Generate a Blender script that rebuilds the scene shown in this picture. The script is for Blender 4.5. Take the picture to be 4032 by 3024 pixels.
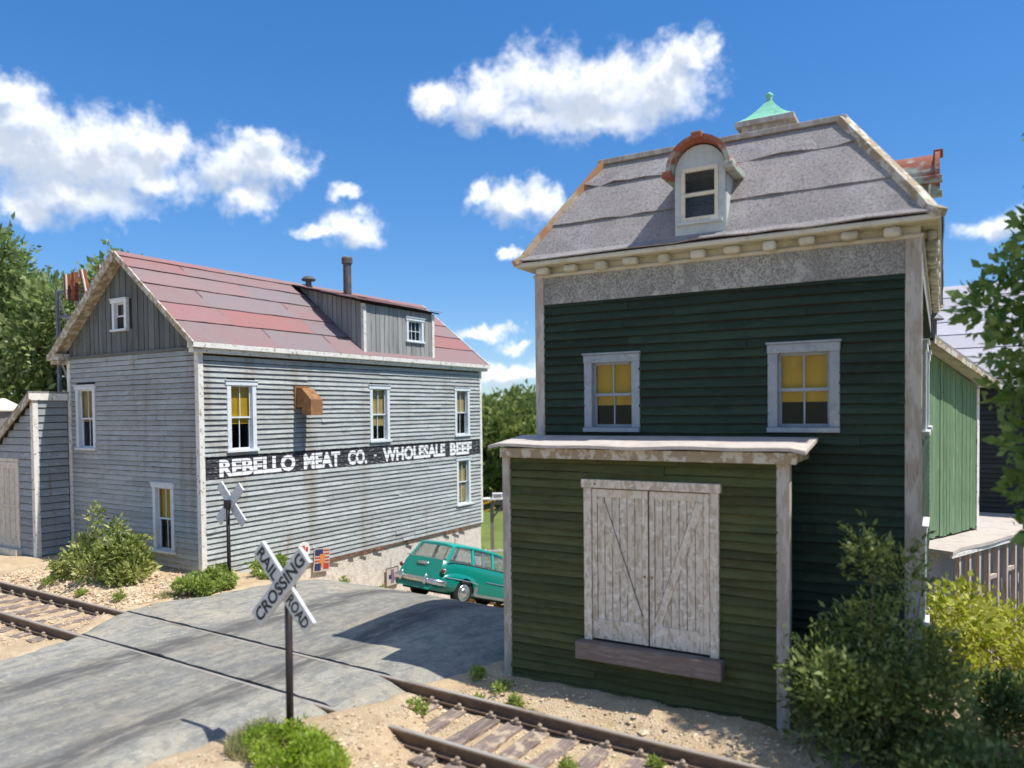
import bpy, bmesh, math, random
import numpy as np
from mathutils import Vector, Matrix

# ------------------------------------------------------------------ clear
for o in list(bpy.data.objects): bpy.data.objects.remove(o)
SC = bpy.context.scene
COL = SC.collection
RNG = random.Random(7)
PI = math.pi

# ------------------------------------------------------------------ camera
TH, PITCH, ROLL = .5745, -.0259, -.0108
cd = bpy.data.cameras.new('camera'); cam = bpy.data.objects.new('camera', cd); COL.objects.link(cam)
cd.sensor_width = 36; cd.lens = 26.455; cd.shift_y = .0444
cd.clip_start = .05; cd.clip_end = 600
fw = Vector((-math.sin(TH)*math.cos(PITCH), math.cos(TH)*math.cos(PITCH), math.sin(PITCH)))
rt = Vector((math.cos(TH), math.sin(TH), 0)); upv = rt.cross(fw)
c_, s_ = math.cos(ROLL), math.sin(ROLL)
r2 = rt*c_ + upv*s_; u2 = upv*c_ - rt*s_
m = Matrix((r2, u2, -fw)).transposed().to_4x4(); m.translation = (0, 0, 2.8)
cam.matrix_world = m
cd.dof.use_dof = True; cd.dof.focus_distance = 11.0; cd.dof.aperture_fstop = .68
SC.camera = cam
SC.render.resolution_x = 1024; SC.render.resolution_y = 768

# ------------------------------------------------------------------ world, sun, exposure
SUN = Vector((.548, .105, 1.)).normalized()          # towards the sun
EL = math.asin(SUN.z); AZ = math.atan2(SUN.x, SUN.y)
SKY_STRENGTH = .125
W = bpy.data.worlds.new('World'); SC.world = W; W.use_nodes = True
nt = W.node_tree; nt.nodes.clear()
def N(t, **k):
    n = nt.nodes.new(t)
    for a, v in k.items(): setattr(n, a, v)
    return n
def L_(a, b): nt.links.new(a, b)
def mth(op, a, b=None, c=None, clamp=False):
    n = N('ShaderNodeMath', operation=op, use_clamp=clamp)
    for i, v in enumerate((a, b, c)):
        if v is None: continue
        if isinstance(v, (int, float)): n.inputs[i].default_value = v
        else: L_(v, n.inputs[i])
    return n.outputs[0]
def vmth(op, a, b=None):
    n = N('ShaderNodeVectorMath', operation=op)
    for i, v in enumerate((a, b)):
        if v is None: continue
        if isinstance(v, tuple): n.inputs[i].default_value = v
        else: L_(v, n.inputs[i])
    return n.outputs['Value'] if op == 'LENGTH' else n.outputs[0]
sky = N('ShaderNodeTexSky', sky_type='NISHITA'); sky.sun_disc = False
sky.sun_elevation = EL; sky.sun_rotation = AZ
sky.air_density = 1.0; sky.dust_density = 0.; sky.ozone_density = 3.0; sky.altitude = 200
hsv = N('ShaderNodeHueSaturation'); hsv.inputs['Saturation'].default_value = 1.62; hsv.inputs['Value'].default_value = 1.94
gm = N('ShaderNodeGamma'); gm.inputs[1].default_value = .62; L_(sky.outputs[0], gm.inputs[0]); L_(gm.outputs[0], hsv.inputs['Color'])
skyc = N('ShaderNodeMix', data_type='RGBA', blend_type='MULTIPLY'); skyc.inputs[0].default_value = 1; L_(hsv.outputs[0], skyc.inputs[6]); skyc.inputs[7].default_value = (.60, .75, .97, 1)
tc = N('ShaderNodeTexCoord'); sep = N('ShaderNodeSeparateXYZ'); L_(tc.outputs['Generated'], sep.inputs[0])
az = mth('ARCTAN2', sep.outputs[0], sep.outputs[1]); el = mth('ARCSINE', sep.outputs[2])
CLOUDS = [(-1.139,.284,.097,.047),(-1.076,.286,.112,.046),(-1.013,.311,.046,.025),(-1.155,.341,.035,.02),(-1.134,.317,.054,.031),(-1.1,.246,.083,.027),(-1.014,.271,.041,.022),(-1.154,.225,.032,.016),(-.909,.302,.067,.035),(-.936,.289,.042,.029),(-.87,.298,.046,.018),(-.915,.26,.036,.023),(-.892,.327,.033,.02),(-.79,.277,.025,.01),(-.777,.234,.041,.021),(-.815,.23,.031,.01),(-.664,.387,.045,.021),(-.598,.387,.061,.033),(-.525,.397,.073,.044),(-.452,.394,.079,.044),(-.375,.391,.069,.041),(-.34,.423,.037,.025),(-.543,.366,.077,.024),(-.453,.363,.076,.024),(-.569,.263,.055,.026),(-.532,.265,.032,.025),(-.611,.271,.026,.014),(-.576,.201,.013,.009),(-.614,.106,.048,.01),(-.565,.088,.035,.008),(-.571,.052,.048,.017),(-.013,.196,.033,.015),(.015,.202,.027,.018)]
_r = random.Random(3)                                   # the same kind of clouds go on round the sky
for k in range(18):
    a = .35+4.5*(k+_r.uniform(0, 1))/18; e = (.09, .30, .17, .42, .24)[k % 5]+_r.uniform(-.03, .03)
    if a > PI: a -= 2*PI
    for j in range(2): CLOUDS.append((a+_r.uniform(-.06, .06), e+_r.uniform(-.01, .01), _r.uniform(.05, .10), _r.uniform(.02, .04)))
def noise3(sc, det, rg):
    n = N('ShaderNodeTexNoise'); n.inputs['Scale'].default_value = sc; n.inputs['Detail'].default_value = det; n.inputs['Roughness'].default_value = rg
    L_(tc.outputs['Generated'], n.inputs['Vector']); return n
def sstep(x, lo, hi):
    n = N('ShaderNodeMapRange', interpolation_type='SMOOTHSTEP'); L_(x, n.inputs[0])
    n.inputs[1].default_value = lo; n.inputs[2].default_value = hi; return n.outputs[0]
def backdrop(col):
    b = N('ShaderNodeBackground'); b.inputs['Strength'].default_value = SKY_STRENGTH; L_(col, b.inputs['Color']); return b.outputs[0]
def cloud_sky(cl):
    """sky with the clouds of one stretch of azimuth"""
    if not cl: return plain
    cmb = N('ShaderNodeCombineXYZ'); L_(az, cmb.inputs[0]); L_(el, cmb.inputs[1]); P0 = cmb.outputs[0]
    for sc, amt, det in ((16, .075, 4), (75, .02, 2)):
        v = vmth('SUBTRACT', noise3(sc, det, .6).outputs['Color'], (.5, .5, .5)); P0 = vmth('ADD', P0, vmth('MULTIPLY', v, (amt, amt*.75, 0)))
    fb = mth('MULTIPLY', mth('SUBTRACT', noise3(26, 7, .66).outputs[0], .5), 2.2)
    def field(off):
        v = vmth('ADD', P0, off); cur = None
        for a, e, ra, rb in cl:
            d = vmth('LENGTH', vmth('MULTIPLY', vmth('SUBTRACT', v, (a, e, 0)), (1/ra, 1/rb, 0)))
            cur = d if cur is None else mth('SMOOTH_MIN', cur, d, .3)
        return mth('ADD', mth('SUBTRACT', 1.0, cur), fb)
    f0 = field((0, 0, 0)); f1 = field((.010, .020, 0))
    dens = sstep(f0, -.30, .80); shade = sstep(f1, .05, .85)
    mixc = N('ShaderNodeMix', data_type='RGBA'); L_(shade, mixc.inputs[0])
    mixc.inputs[6].default_value = (8.2, 8.3, 8.4, 1); mixc.inputs[7].default_value = (4.3, 4.8, 5.6, 1)
    mixs = N('ShaderNodeMix', data_type='RGBA'); L_(mth('MULTIPLY', dens, .96), mixs.inputs[0]); L_(skyc.outputs[2], mixs.inputs[6]); L_(mixc.outputs[2], mixs.inputs[7])
    return backdrop(mixs.outputs[2])
plain = backdrop(skyc.outputs[2])
edges = [-PI, -2.2, -1.35, -.97, -.72, -.35, .12, .7, 1.3, 2.0, 2.6, PI]
cur = None
for lo, hi in zip(edges, edges[1:]):
    cl = [c for c in CLOUDS if c[0]+c[2]*1.5+.06 > lo and c[0]-c[2]*1.5-.06 < hi]
    sh = cloud_sky(cl)
    if cur is None: cur = sh
    else:
        mx = N('ShaderNodeMixShader'); L_(mth('GREATER_THAN', az, lo), mx.inputs[0]); L_(cur, mx.inputs[1]); L_(sh, mx.inputs[2]); cur = mx.outputs[0]
hn = noise3(2.6, 5, .55).outputs[0]                     # unseen overhead clouds, added as neutral fill light for the shade
hd = mth('MULTIPLY', sstep(hn, .47, .60), sstep(el, .57, .72)); hs = sstep(hn, .56, .72)
mh = N('ShaderNodeMix', data_type='RGBA'); L_(hs, mh.inputs[0]); mh.inputs[6].default_value = (7.4, 7.4, 7.5, 1); mh.inputs[7].default_value = (4.6, 4.9, 5.3, 1)
mk = N('ShaderNodeMix', data_type='RGBA'); L_(mth('MULTIPLY', hd, .95), mk.inputs[0]); L_(skyc.outputs[2], mk.inputs[6]); L_(mh.outputs[2], mk.inputs[7])
high = backdrop(mk.outputs[2])
mx = N('ShaderNodeMixShader'); L_(mth('LESS_THAN', mth('ABSOLUTE', mth('SUBTRACT', el, .28)), .28), mx.inputs[0]); L_(high, mx.inputs[1]); L_(cur, mx.inputs[2])
wo = N('ShaderNodeOutputWorld'); L_(mx.outputs[0], wo.inputs[0])
W.cycles.sampling_method = 'MANUAL'; W.cycles.sample_map_resolution = 512

sd = bpy.data.lights.new('sun', 'SUN'); so = bpy.data.objects.new('sun', sd); COL.objects.link(so)
sd.energy = 4.9; sd.angle = math.radians(.53); sd.color = (1, .96, .90)
so.rotation_euler = SUN.to_track_quat('Z', 'Y').to_euler(); so.location = (8, 4, 14)
SC.render.engine = 'CYCLES'
vs = SC.view_settings; vs.view_transform = 'Standard'; vs.look = 'None'; vs.gamma = 1; vs.use_curve_mapping = False
vs.exposure = .30
cy = SC.cycles; cy.max_bounces = 6; cy.diffuse_bounces = 3; cy.glossy_bounces = 3; cy.transmission_bounces = 4; cy.transparent_max_bounces = 12; cy.caustics_reflective = False; cy.caustics_refractive = False

# ------------------------------------------------------------------ materials
def newmat(name):
    mt = bpy.data.materials.new(name); mt.use_nodes = True
    return mt, mt.node_tree, mt.node_tree.nodes['Principled BSDF']
def MAT(name, col, rough=.75, layers=(), bump=None, rnd=0., metal=0., spec=.3, coords='pos', coat=0., hue=0.):
    """col base colour; layers: (colour, scale, lo, hi, stretch, amount, detail) mixed in where ramped noise is high."""
    mt, t, b = newmat(name)
    def nd(x, **k):
        n = t.nodes.new(x)
        for a, v in k.items(): setattr(n, a, v)
        return n
    if coords == 'pos': g = nd('ShaderNodeNewGeometry').outputs['Position']
    else: g = nd('ShaderNodeTexCoord').outputs['Object']
    def noise(scale, stretch, det, seed=0, rg=.6):
        mp = nd('ShaderNodeMapping'); t.links.new(g, mp.inputs[0]); mp.inputs['Scale'].default_value = stretch; mp.inputs['Location'].default_value = (seed*3.7, seed*1.3, seed*2.1)
        n = nd('ShaderNodeTexNoise'); n.inputs['Scale'].default_value = scale; n.inputs['Detail'].default_value = det; n.inputs['Roughness'].default_value = rg
        t.links.new(mp.outputs[0], n.inputs['Vector']); return n.outputs[0]
    cur = nd('ShaderNodeRGB'); cur.outputs[0].default_value = (*col, 1); cur = cur.outputs[0]
    if rnd:
        oi = nd('ShaderNodeObjectInfo'); hs = nd('ShaderNodeHueSaturation'); mr = nd('ShaderNodeMapRange')
        t.links.new(oi.outputs['Random'], mr.inputs[0]); mr.inputs[3].default_value = 1-rnd; mr.inputs[4].default_value = 1+rnd
        t.links.new(mr.outputs[0], hs.inputs['Value']); t.links.new(cur, hs.inputs['Color'])
        if hue:
            m2 = nd('ShaderNodeMapRange'); mu = nd('ShaderNodeMath', operation='MULTIPLY'); mu.inputs[1].default_value = 7.13
            fr = nd('ShaderNodeMath', operation='FRACT'); t.links.new(oi.outputs['Random'], mu.inputs[0]); t.links.new(mu.outputs[0], fr.inputs[0])
            t.links.new(fr.outputs[0], m2.inputs[0]); m2.inputs[3].default_value = .5-hue; m2.inputs[4].default_value = .5+hue
            t.links.new(m2.outputs[0], hs.inputs['Hue'])
        cur = hs.outputs[0]
    for i, ly in enumerate(layers):
        c, sc, lo, hi, st, amt = ly[:6]; det = ly[6] if len(ly) > 6 else 3.5
        nn = noise(sc, st, det, i+1)
        mr = nd('ShaderNodeMapRange', interpolation_type='SMOOTHSTEP'); t.links.new(nn, mr.inputs[0])
        mr.inputs[1].default_value = lo; mr.inputs[2].default_value = hi; mr.inputs[4].default_value = amt
        mx = nd('ShaderNodeMix', data_type='RGBA'); t.links.new(mr.outputs[0], mx.inputs[0]); t.links.new(cur, mx.inputs[6]); mx.inputs[7].default_value = (*c, 1)
        cur = mx.outputs[2]
    t.links.new(cur, b.inputs['Base Color'])
    b.inputs['Roughness'].default_value = rough; b.inputs['Metallic'].default_value = metal
    b.inputs['Specular IOR Level'].default_value = spec; b.inputs['Coat Weight'].default_value = coat
    if bump:
        st, sc, stretch = bump[:3]
        bn = nd('ShaderNodeBump'); bn.inputs['Strength'].default_value = st; bn.inputs['Distance'].default_value = bump[3] if len(bump) > 3 else .02
        t.links.new(noise(sc, stretch, 6, 9), bn.inputs['Height']); t.links.new(bn.outputs[0], b.inputs['Normal'])
    mt['cur'] = 0
    return mt
ISO = (1, 1, 1); HZ = (1, 1, 6); VT = (5, 5, .6)
M = {}
def clapgray(name, sign=False, base=(.375, .402, .385)):
    mt = MAT(name, base, .8, [((.30, .30, .29), 2.2, .42, .75, (1, 1, 5), .55), ((.58, .60, .59), 3.0, .52, .75, (1, 1, 5), .5),
        ((.20, .14, .095), 1.0, .53, .74, (1.5, 1.5, .16), .62), ((.22, .15, .10), 2.2, .62, .74, (2.2, 2.2, .3), .5), ((.11, .10, .095), 24, .58, .68, (1, 1, 3), .7, 3), ((.24, .21, .18), 4.5, .54, .7, (1, 1, 2), .45), ((.30, .27, .24), 60, .5, .8, (.25, .25, 3), .35)],
        bump=(.35, 60, (.25, .25, 4), .01), rnd=.15)
    t = mt.node_tree; b = t.nodes['Principled BSDF']
    if sign:                                            # the painted black band, worn
        src = b.inputs['Base Color'].links[0].from_socket
        geo = t.nodes.new('ShaderNodeNewGeometry'); sx = t.nodes.new('ShaderNodeSeparateXYZ'); t.links.new(geo.outputs['Position'], sx.inputs[0])
        n = t.nodes.new('ShaderNodeTexNoise'); n.inputs['Scale'].default_value = 9; n.inputs['Detail'].default_value = 6
        mp = t.nodes.new('ShaderNodeMapping'); mp.inputs['Scale'].default_value = (1, 1, 4); t.links.new(geo.outputs['Position'], mp.inputs[0]); t.links.new(mp.outputs[0], n.inputs['Vector'])
        def mm(op, a, bb):
            x = t.nodes.new('ShaderNodeMath'); x.operation = op
            for i, v in enumerate((a, bb)):
                if isinstance(v, (int, float)): x.inputs[i].default_value = v
                else: t.links.new(v, x.inputs[i])
            return x.outputs[0]
        d = mm('ABSOLUTE', mm('SUBTRACT', sx.outputs[2], 1.815), 0)
        d = mm('ADD', d, mm('MULTIPLY', mm('SUBTRACT', n.outputs[0], .5), .05))
        k = t.nodes.new('ShaderNodeMapRange'); t.links.new(d, k.inputs[0]); k.inputs[1].default_value = .215; k.inputs[2].default_value = .20; k.inputs[4].default_value = 1
        wv = t.nodes.new('ShaderNodeMapRange'); t.links.new(n.outputs[0], wv.inputs[0]); wv.inputs[1].default_value = .66; wv.inputs[2].default_value = .58; wv.inputs[3].default_value = .3; wv.inputs[4].default_value = 1
        f = mm('MULTIPLY', k.outputs[0], wv.outputs[0])
        mx = t.nodes.new('ShaderNodeMix'); mx.data_type = 'RGBA'; t.links.new(f, mx.inputs[0]); t.links.new(src, mx.inputs[6]); mx.inputs[7].default_value = (.035, .034, .04, 1)
        t.links.new(mx.outputs[2], b.inputs['Base Color'])
    return mt
M['gray_clap'] = clapgray('grey weathered clapboard')
M['gray_sign'] = clapgray('grey clapboard with sign band', True)
M['gray_wide'] = clapgray('blue grey wide board', base=(.30, .33, .335))
M['gray_batten'] = MAT('grey bare vertical board', (.30, .30, .285), .85, [((.16, .15, .14), 3, .45, .75, (4, 4, .5), .7), ((.44, .44, .42), 4, .55, .8, (4, 4, .5), .5)], bump=(.4, 40, (4, 4, .3), .01), rnd=.16)
M['dark_batten'] = MAT('dark grey gable board', (.135, .145, .14), .85, [((.065, .065, .06), 3, .45, .75, (4, 4, .5), .7), ((.21, .22, .21), 4, .55, .8, (4, 4, .5), .5)], bump=(.4, 40, (4, 4, .3), .01), rnd=.2)
M['peel'] = MAT('white paint peeling to wood', (.74, .72, .66), .7, [((.60, .57, .50), 5, .4, .7, ISO, .6), ((.30, .23, .14), 12, .575, .63, (1, 1, 1), .75, 4), ((.22, .17, .12), 30, .64, .70, ISO, .7, 3)], bump=(.3, 30, ISO, .01), rnd=.05)
M['peel_brown'] = MAT('worn trim half bare', (.52, .49, .41), .75, [((.31, .235, .14), 9, .45, .53, ISO, .9, 4), ((.22, .17, .12), 20, .58, .66, ISO, .6, 4)], bump=(.3, 25, ISO, .01))
M['white_trim'] = MAT('pale blue white window paint', (.66, .70, .72), .6, [((.45, .47, .47), 10, .5, .72, ISO, .55), ((.32, .28, .24), 40, .62, .72, ISO, .5)], rnd=.05)
M['blue_trim'] = MAT('grey blue window paint', (.27, .305, .335), .6, [((.18, .205, .23), 9, .48, .7, ISO, .6), ((.40, .44, .47), 25, .55, .7, ISO, .5)], rnd=.05)
M['post'] = MAT('grey weathered post', (.37, .325, .27), .85, [((.52, .50, .46), 4, .45, .6, (3, 3, .8), .7), ((.2, .17, .15), 12, .55, .72, (4, 4, .6), .6)], bump=(.4, 30, (4, 4, .5), .01))
def greenclap(n, base, d, l, moss):
    return MAT(n, base, .8, [(d, 2.5, .42, .72, (1, 1, 5), .6), (l, 5, .55, .78, (1, 1, 6), .5), (moss, 1.4, .45, .7, (1, 1, 1.5), .5), ((base[0]*.35, base[1]*.35, base[2]*.35), 30, .58, .74, (.4, .4, 4), .5)], bump=(.7, 45, (.25, .25, 4), .014), rnd=.32, hue=.012)
M['green_clap'] = greenclap('dark bottle green clapboard', (.026, .048, .030), (.014, .027, .019), (.066, .095, .064), (.028, .056, .033))
M['olive_clap'] = greenclap('mossy olive clapboard', (.092, .096, .034), (.046, .046, .019), (.175, .165, .072), (.06, .098, .028))
M['black_clap'] = greenclap('near black green clapboard', (.040, .046, .046), (.025, .03, .03), (.06, .07, .07), (.04, .05, .045))
M['frieze'] = MAT('mottled frieze', (.36, .365, .335), .85, [((.085, .078, .072), 62, .46, .55, ISO, .72, 8), ((.15, .14, .13), 1.6, .46, .64, (1, 1, .5), .45), ((.50, .51, .47), 5, .54, .68, ISO, .55, 6), ((.50, .51, .48), 130, .58, .66, ISO, .5, 3)], bump=(.4, 40, ISO, .01))
M['slate'] = MAT('grey roll roofing', (.27, .25, .24), .9, [((.35, .325, .315), 1.6, .42, .66, ISO, .7), ((.13, .12, .12), 42, .49, .60, ISO, .6, 5), ((.46, .44, .43), 60, .57, .66, ISO, .6, 3), ((.17, .155, .15), 3.5, .55, .72, ISO, .5), ((.26, .21, .20), 1.2, .5, .7, ISO, .5)], bump=(.5, 90, ISO, .01), rnd=.10)
M['slate_violet'] = MAT('pale violet roll roofing', (.42, .40, .43), .9, [((.50, .49, .51), 2.2, .45, .7, ISO, .6), ((.25, .23, .24), 70, .55, .65, ISO, .5, 3)], bump=(.4, 90, ISO, .01), rnd=.08)
def redroof(n, c): return MAT(n, c, .9, [((c[0]*.75+.03, c[1]*.9+.03, c[2]*.9+.03), 1.6, .42, .7, ISO, .7), ((c[0]*1.12, c[1]*1.25, c[2]*1.2), 40, .5, .7, ISO, .5, 4), ((.5, .42, .4), 90, .66, .72, ISO, .5, 2), ((c[0]*.6, c[1]*.6, c[2]*.6), 6, .6, .8, ISO, .4)], bump=(.45, 80, ISO, .012), rnd=.05)
M['red_a'] = redroof('faded red roofing', (.285, .148, .142)); M['red_b'] = redroof('dusty rose roofing', (.255, .165, .162)); M['red_c'] = redroof('grey mauve roofing', (.225, .17, .172)); M['red_d'] = redroof('bright red roofing', (.295, .136, .126))
M['rust'] = MAT('rusted sheet metal', (.26, .13, .06), .75, [((.40, .20, .07), 10, .45, .65, ISO, .8), ((.12, .06, .035), 6, .5, .7, ISO, .7), ((.46, .36, .24), 22, .6, .7, ISO, .5)], bump=(.3, 40, ISO, .006), metal=.15)
M['iron'] = MAT('dark rusty iron pipe', (.10, .095, .09), .6, [((.22, .12, .06), 6, .52, .65, ISO, .8), ((.16, .17, .17), 4, .5, .7, VT, .5)], metal=.3)
M['steel'] = MAT('grey painted angle steel', (.16, .17, .18), .6, [((.24, .15, .10), 6, .55, .7, ISO, .6)], metal=.3)
M['copper'] = MAT('verdigris copper', (.20, .50, .36), .7, [((.36, .62, .48), 8, .5, .7, (3, 3, 1), .6), ((.14, .32, .23), 5, .52, .7, (3, 3, .8), .7)], bump=(.2, 30, ISO, .006))
M['patina'] = MAT('red lead hood with verdigris', (.27, .09, .055), .75, [((.34, .45, .40), 2.0, .47, .56, (1, 1, 1.6), .85), ((.42, .26, .19), 40, .55, .66, ISO, .4), ((.25, .07, .04), 9, .55, .7, ISO, .5)], bump=(.3, 30, ISO, .01))
M['dormer'] = MAT('pale grey dormer paint', (.45, .50, .50), .7, [((.33, .37, .38), 5, .45, .7, (1, 1, 1), .6), ((.25, .26, .25), 25, .58, .7, ISO, .5)])
M['cream'] = MAT('cream sash paint', (.62, .58, .46), .65, [((.42, .38, .28), 20, .52, .66, ISO, .6)])
M['bracket'] = MAT('cream plaster bracket', (.54, .52, .44), .8, [((.40, .37, .29), 9, .48, .66, ISO, .7)])
M['soffit'] = MAT('yellowed soffit paint', (.50, .48, .38), .8, [((.36, .33, .23), 6, .45, .66, ISO, .7)])
M['hipboard'] = MAT('weathered hip board', (.40, .32, .22), .8, [((.58, .53, .44), 5, .52, .66, ISO, .7), ((.36, .16, .07), 2.2, .48, .60, ISO, .85), ((.20, .16, .12), 14, .58, .7, ISO, .6)], bump=(.3, 25, ISO, .01))
M['door_white'] = MAT('whitewashed door plank', (.64, .575, .475), .8, [((.40, .33, .24), 17, .48, .60, (1.6, 1.6, .6), .75), ((.80, .76, .69), 16, .54, .66, ISO, .7), ((.30, .22, .15), 26, .62, .7, (2, 2, .6), .6)], bump=(.35, 40, (3, 3, .5), .008), rnd=.07)
M['door_cream'] = MAT('cream door board', (.62, .57, .47), .8, [((.48, .38, .26), 10, .5, .62, (1.6, 1.6, .8), .7), ((.72, .69, .62), 20, .56, .66, ISO, .6)], bump=(.3, 40, (3, 3, .5), .008), rnd=.06)
M['gap'] = MAT('shade dark joint backing', (.03, .024, .022), .9, [((.05, .034, .026), 8, .45, .65, ISO, .6)])  # backing coloured near black so gaps between boards read as shadow lines
M['sillwood'] = MAT('brown threshold timber', (.20, .155, .13), .85, [((.29, .24, .21), 8, .45, .65, (.6, 1, 4), .7), ((.11, .085, .075), 30, .55, .7, (.4, 1, 4), .6)], bump=(.5, 50, (.4, 1, 3), .012))
M['stone'] = MAT('whitewashed rubble foundation', (.72, .66, .58), .9, [((.55, .47, .39), 9, .45, .62, ISO, .7), ((.30, .21, .15), 2.2, .55, .72, (3, 3, .5), .7), ((.72, .69, .63), 20, .55, .66, ISO, .6), ((.24, .20, .17), 40, .6, .68, ISO, .6)], bump=(.8, 28, (1, 1, 1.8), .03))
M['rustline'] = MAT('rotten sill board', (.15, .085, .055), .9, [((.30, .17, .09), 8, .5, .65, ISO, .7)])
M['blind'] = MAT('amber roller blind', (.80, .45, .03), .9, [((.62, .30, .015), 4, .45, .7, ISO, .5)], coords='pos')
M['blind_tan'] = MAT('tan roller blind', (.72, .48, .17), .9, [((.40, .27, .09), 4, .45, .7, ISO, .5)])
M['room'] = MAT('dark room behind', (.03, .026, .024), .95)
M['tie'] = MAT('weathered sleeper', (.19, .145, .125), .9, [((.34, .27, .22), 6, .44, .64, (6, .8, 3), .8), ((.07, .05, .045), 14, .55, .7, (6, .8, 3), .6), ((.58, .46, .31), 7, .52, .64, ISO, .7)], bump=(.6, 40, (5, .6, 2), .015), rnd=.18)
M['rail'] = MAT('rusty brown rail', (.165, .112, .076), .7, [((.26, .17, .105), 7, .45, .65, ISO, .6), ((.075, .055, .045), 20, .5, .7, ISO, .5)], metal=.25, bump=(.2, 60, ISO, .004))
M['railhead'] = MAT('dusty rail head', (.52, .47, .40), .5, [((.27, .21, .16), 8, .5, .7, (.3, 1, 1), .6)], metal=.5)
M['spike'] = MAT('sand caked spike', (.36, .28, .20), .9, [((.14, .10, .08), 40, .5, .6, ISO, .7)])
M['black_pole'] = MAT('near black painted pole', (.028, .022, .024), .5, [((.07, .045, .035), 12, .55, .7, (1, 1, .5), .6)])
M['board_white'] = MAT('grey white signboard paint', (.60, .61, .60), .6, [((.42, .42, .41), 10, .5, .7, ISO, .6), ((.72, .72, .71), 5, .5, .7, ISO, .4)], bump=(.15, 60, ISO, .004))
M['board_rust'] = MAT('white signboard with rust spots', (.60, .61, .62), .6, [((.28, .15, .10), 9, .63, .70, ISO, .8), ((.45, .45, .45), 10, .5, .7, ISO, .5)])
M['ink'] = MAT('black sign lettering', (.03, .03, .034), .7, [((.12, .12, .12), 30, .55, .7, ISO, .5)])
M['whiteletter'] = MAT('white painted lettering', (.74, .74, .73), .8, [((.30, .30, .31), 14, .60, .68, (1, 1, 4), .8), ((.62, .56, .5), 7, .55, .7, ISO, .5)])
M['concrete_cap'] = MAT('weathered flat roof', (.52, .46, .40), .85, [((.38, .33, .31), 4, .45, .66, ISO, .6), ((.62, .59, .57), 14, .55, .68, ISO, .5)])
M['teal'] = MAT('teal car enamel', (.002, .205, .155), .28, [((.006, .24, .19), 3, .5, .7, ISO, .3)], spec=.5, coat=.35)
M['teal_light'] = MAT('light teal car roof enamel', (.010, .35, .28), .3, [((.02, .36, .29), 3, .5, .7, ISO, .3)], spec=.5, coat=.35)
M['chrome'] = MAT('dull chrome', (.62, .63, .64), .28, [((.42, .42, .42), 9, .5, .7, ISO, .4)], metal=.9)
M['rubber'] = MAT('tyre rubber', (.018, .018, .018), .8, [((.04, .036, .032), 20, .5, .7, ISO, .5)])
M['under'] = MAT('black underbody', (.012, .012, .012), .8)
M['lamp_red'] = MAT('tail lamp red', (.20, .012, .01), .25, spec=.6)
M['seat'] = MAT('car seat cloth', (.16, .13, .10), .9)
M['green_board'] = MAT('apple green vertical board', (.15, .24, .13), .8, [((.10, .16, .09), 4, .45, .68, (4, 4, .5), .6), ((.26, .40, .24), 6, .56, .72, (4, 4, .5), .5), ((.09, .12, .08), 9, .6, .72, (5, 5, .4), .7)], bump=(.4, 40, (4, 4, .3), .01), rnd=.14)
M['timber'] = MAT('tan bracing timber', (.52, .43, .35), .85, [((.22, .15, .12), 6, .5, .7, (3, 3, .6), .6)])
M['oldpost'] = MAT('grey timber', (.24, .22, .195), .9, [((.34, .32, .29), 5, .5, .7, (3, 3, .5), .6)])
M['graywall'] = MAT('grey felt wall', (.38, .365, .38), .9, [((.19, .18, .19), 20, .5, .66, ISO, .5), ((.34, .33, .35), 3, .5, .7, ISO, .5)])
M['yellow'] = MAT('yellow beam', (.62, .36, .03), .7, [((.40, .20, .05), 10, .55, .7, ISO, .6)])
M['redbrown'] = MAT('red brown panel', (.22, .055, .03), .8, [((.36, .11, .05), 6, .5, .7, ISO, .6)])
M['offwhite'] = MAT('off white edge', (.68, .62, .52), .8)
M['brown'] = MAT('dark brown bin', (.10, .06, .045), .9)
M['white_plain'] = MAT('white painted timber', (.70, .69, .64), .75, [((.5, .48, .43), 9, .55, .7, ISO, .5)])
M['navy'] = MAT('navy print', (.03, .035, .11), .8); M['redprint'] = MAT('red print', (.42, .05, .04), .8); M['orangeprint'] = MAT('orange print', (.55, .22, .07), .8); M['paper'] = MAT('poster paper', (.48, .44, .38), .85, [((.5, .45, .38), 12, .55, .7, ISO, .5)]); M['mauve'] = MAT('mauve print', (.22, .13, .17), .8)
M['bark'] = MAT('bark', (.12, .085, .06), .9, [((.20, .16, .12), 12, .5, .66, (3, 3, .6), .7)], bump=(.8, 20, (3, 3, .7), .03))
M['twig'] = MAT('thin brown twig', (.17, .115, .07), .9)
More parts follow.
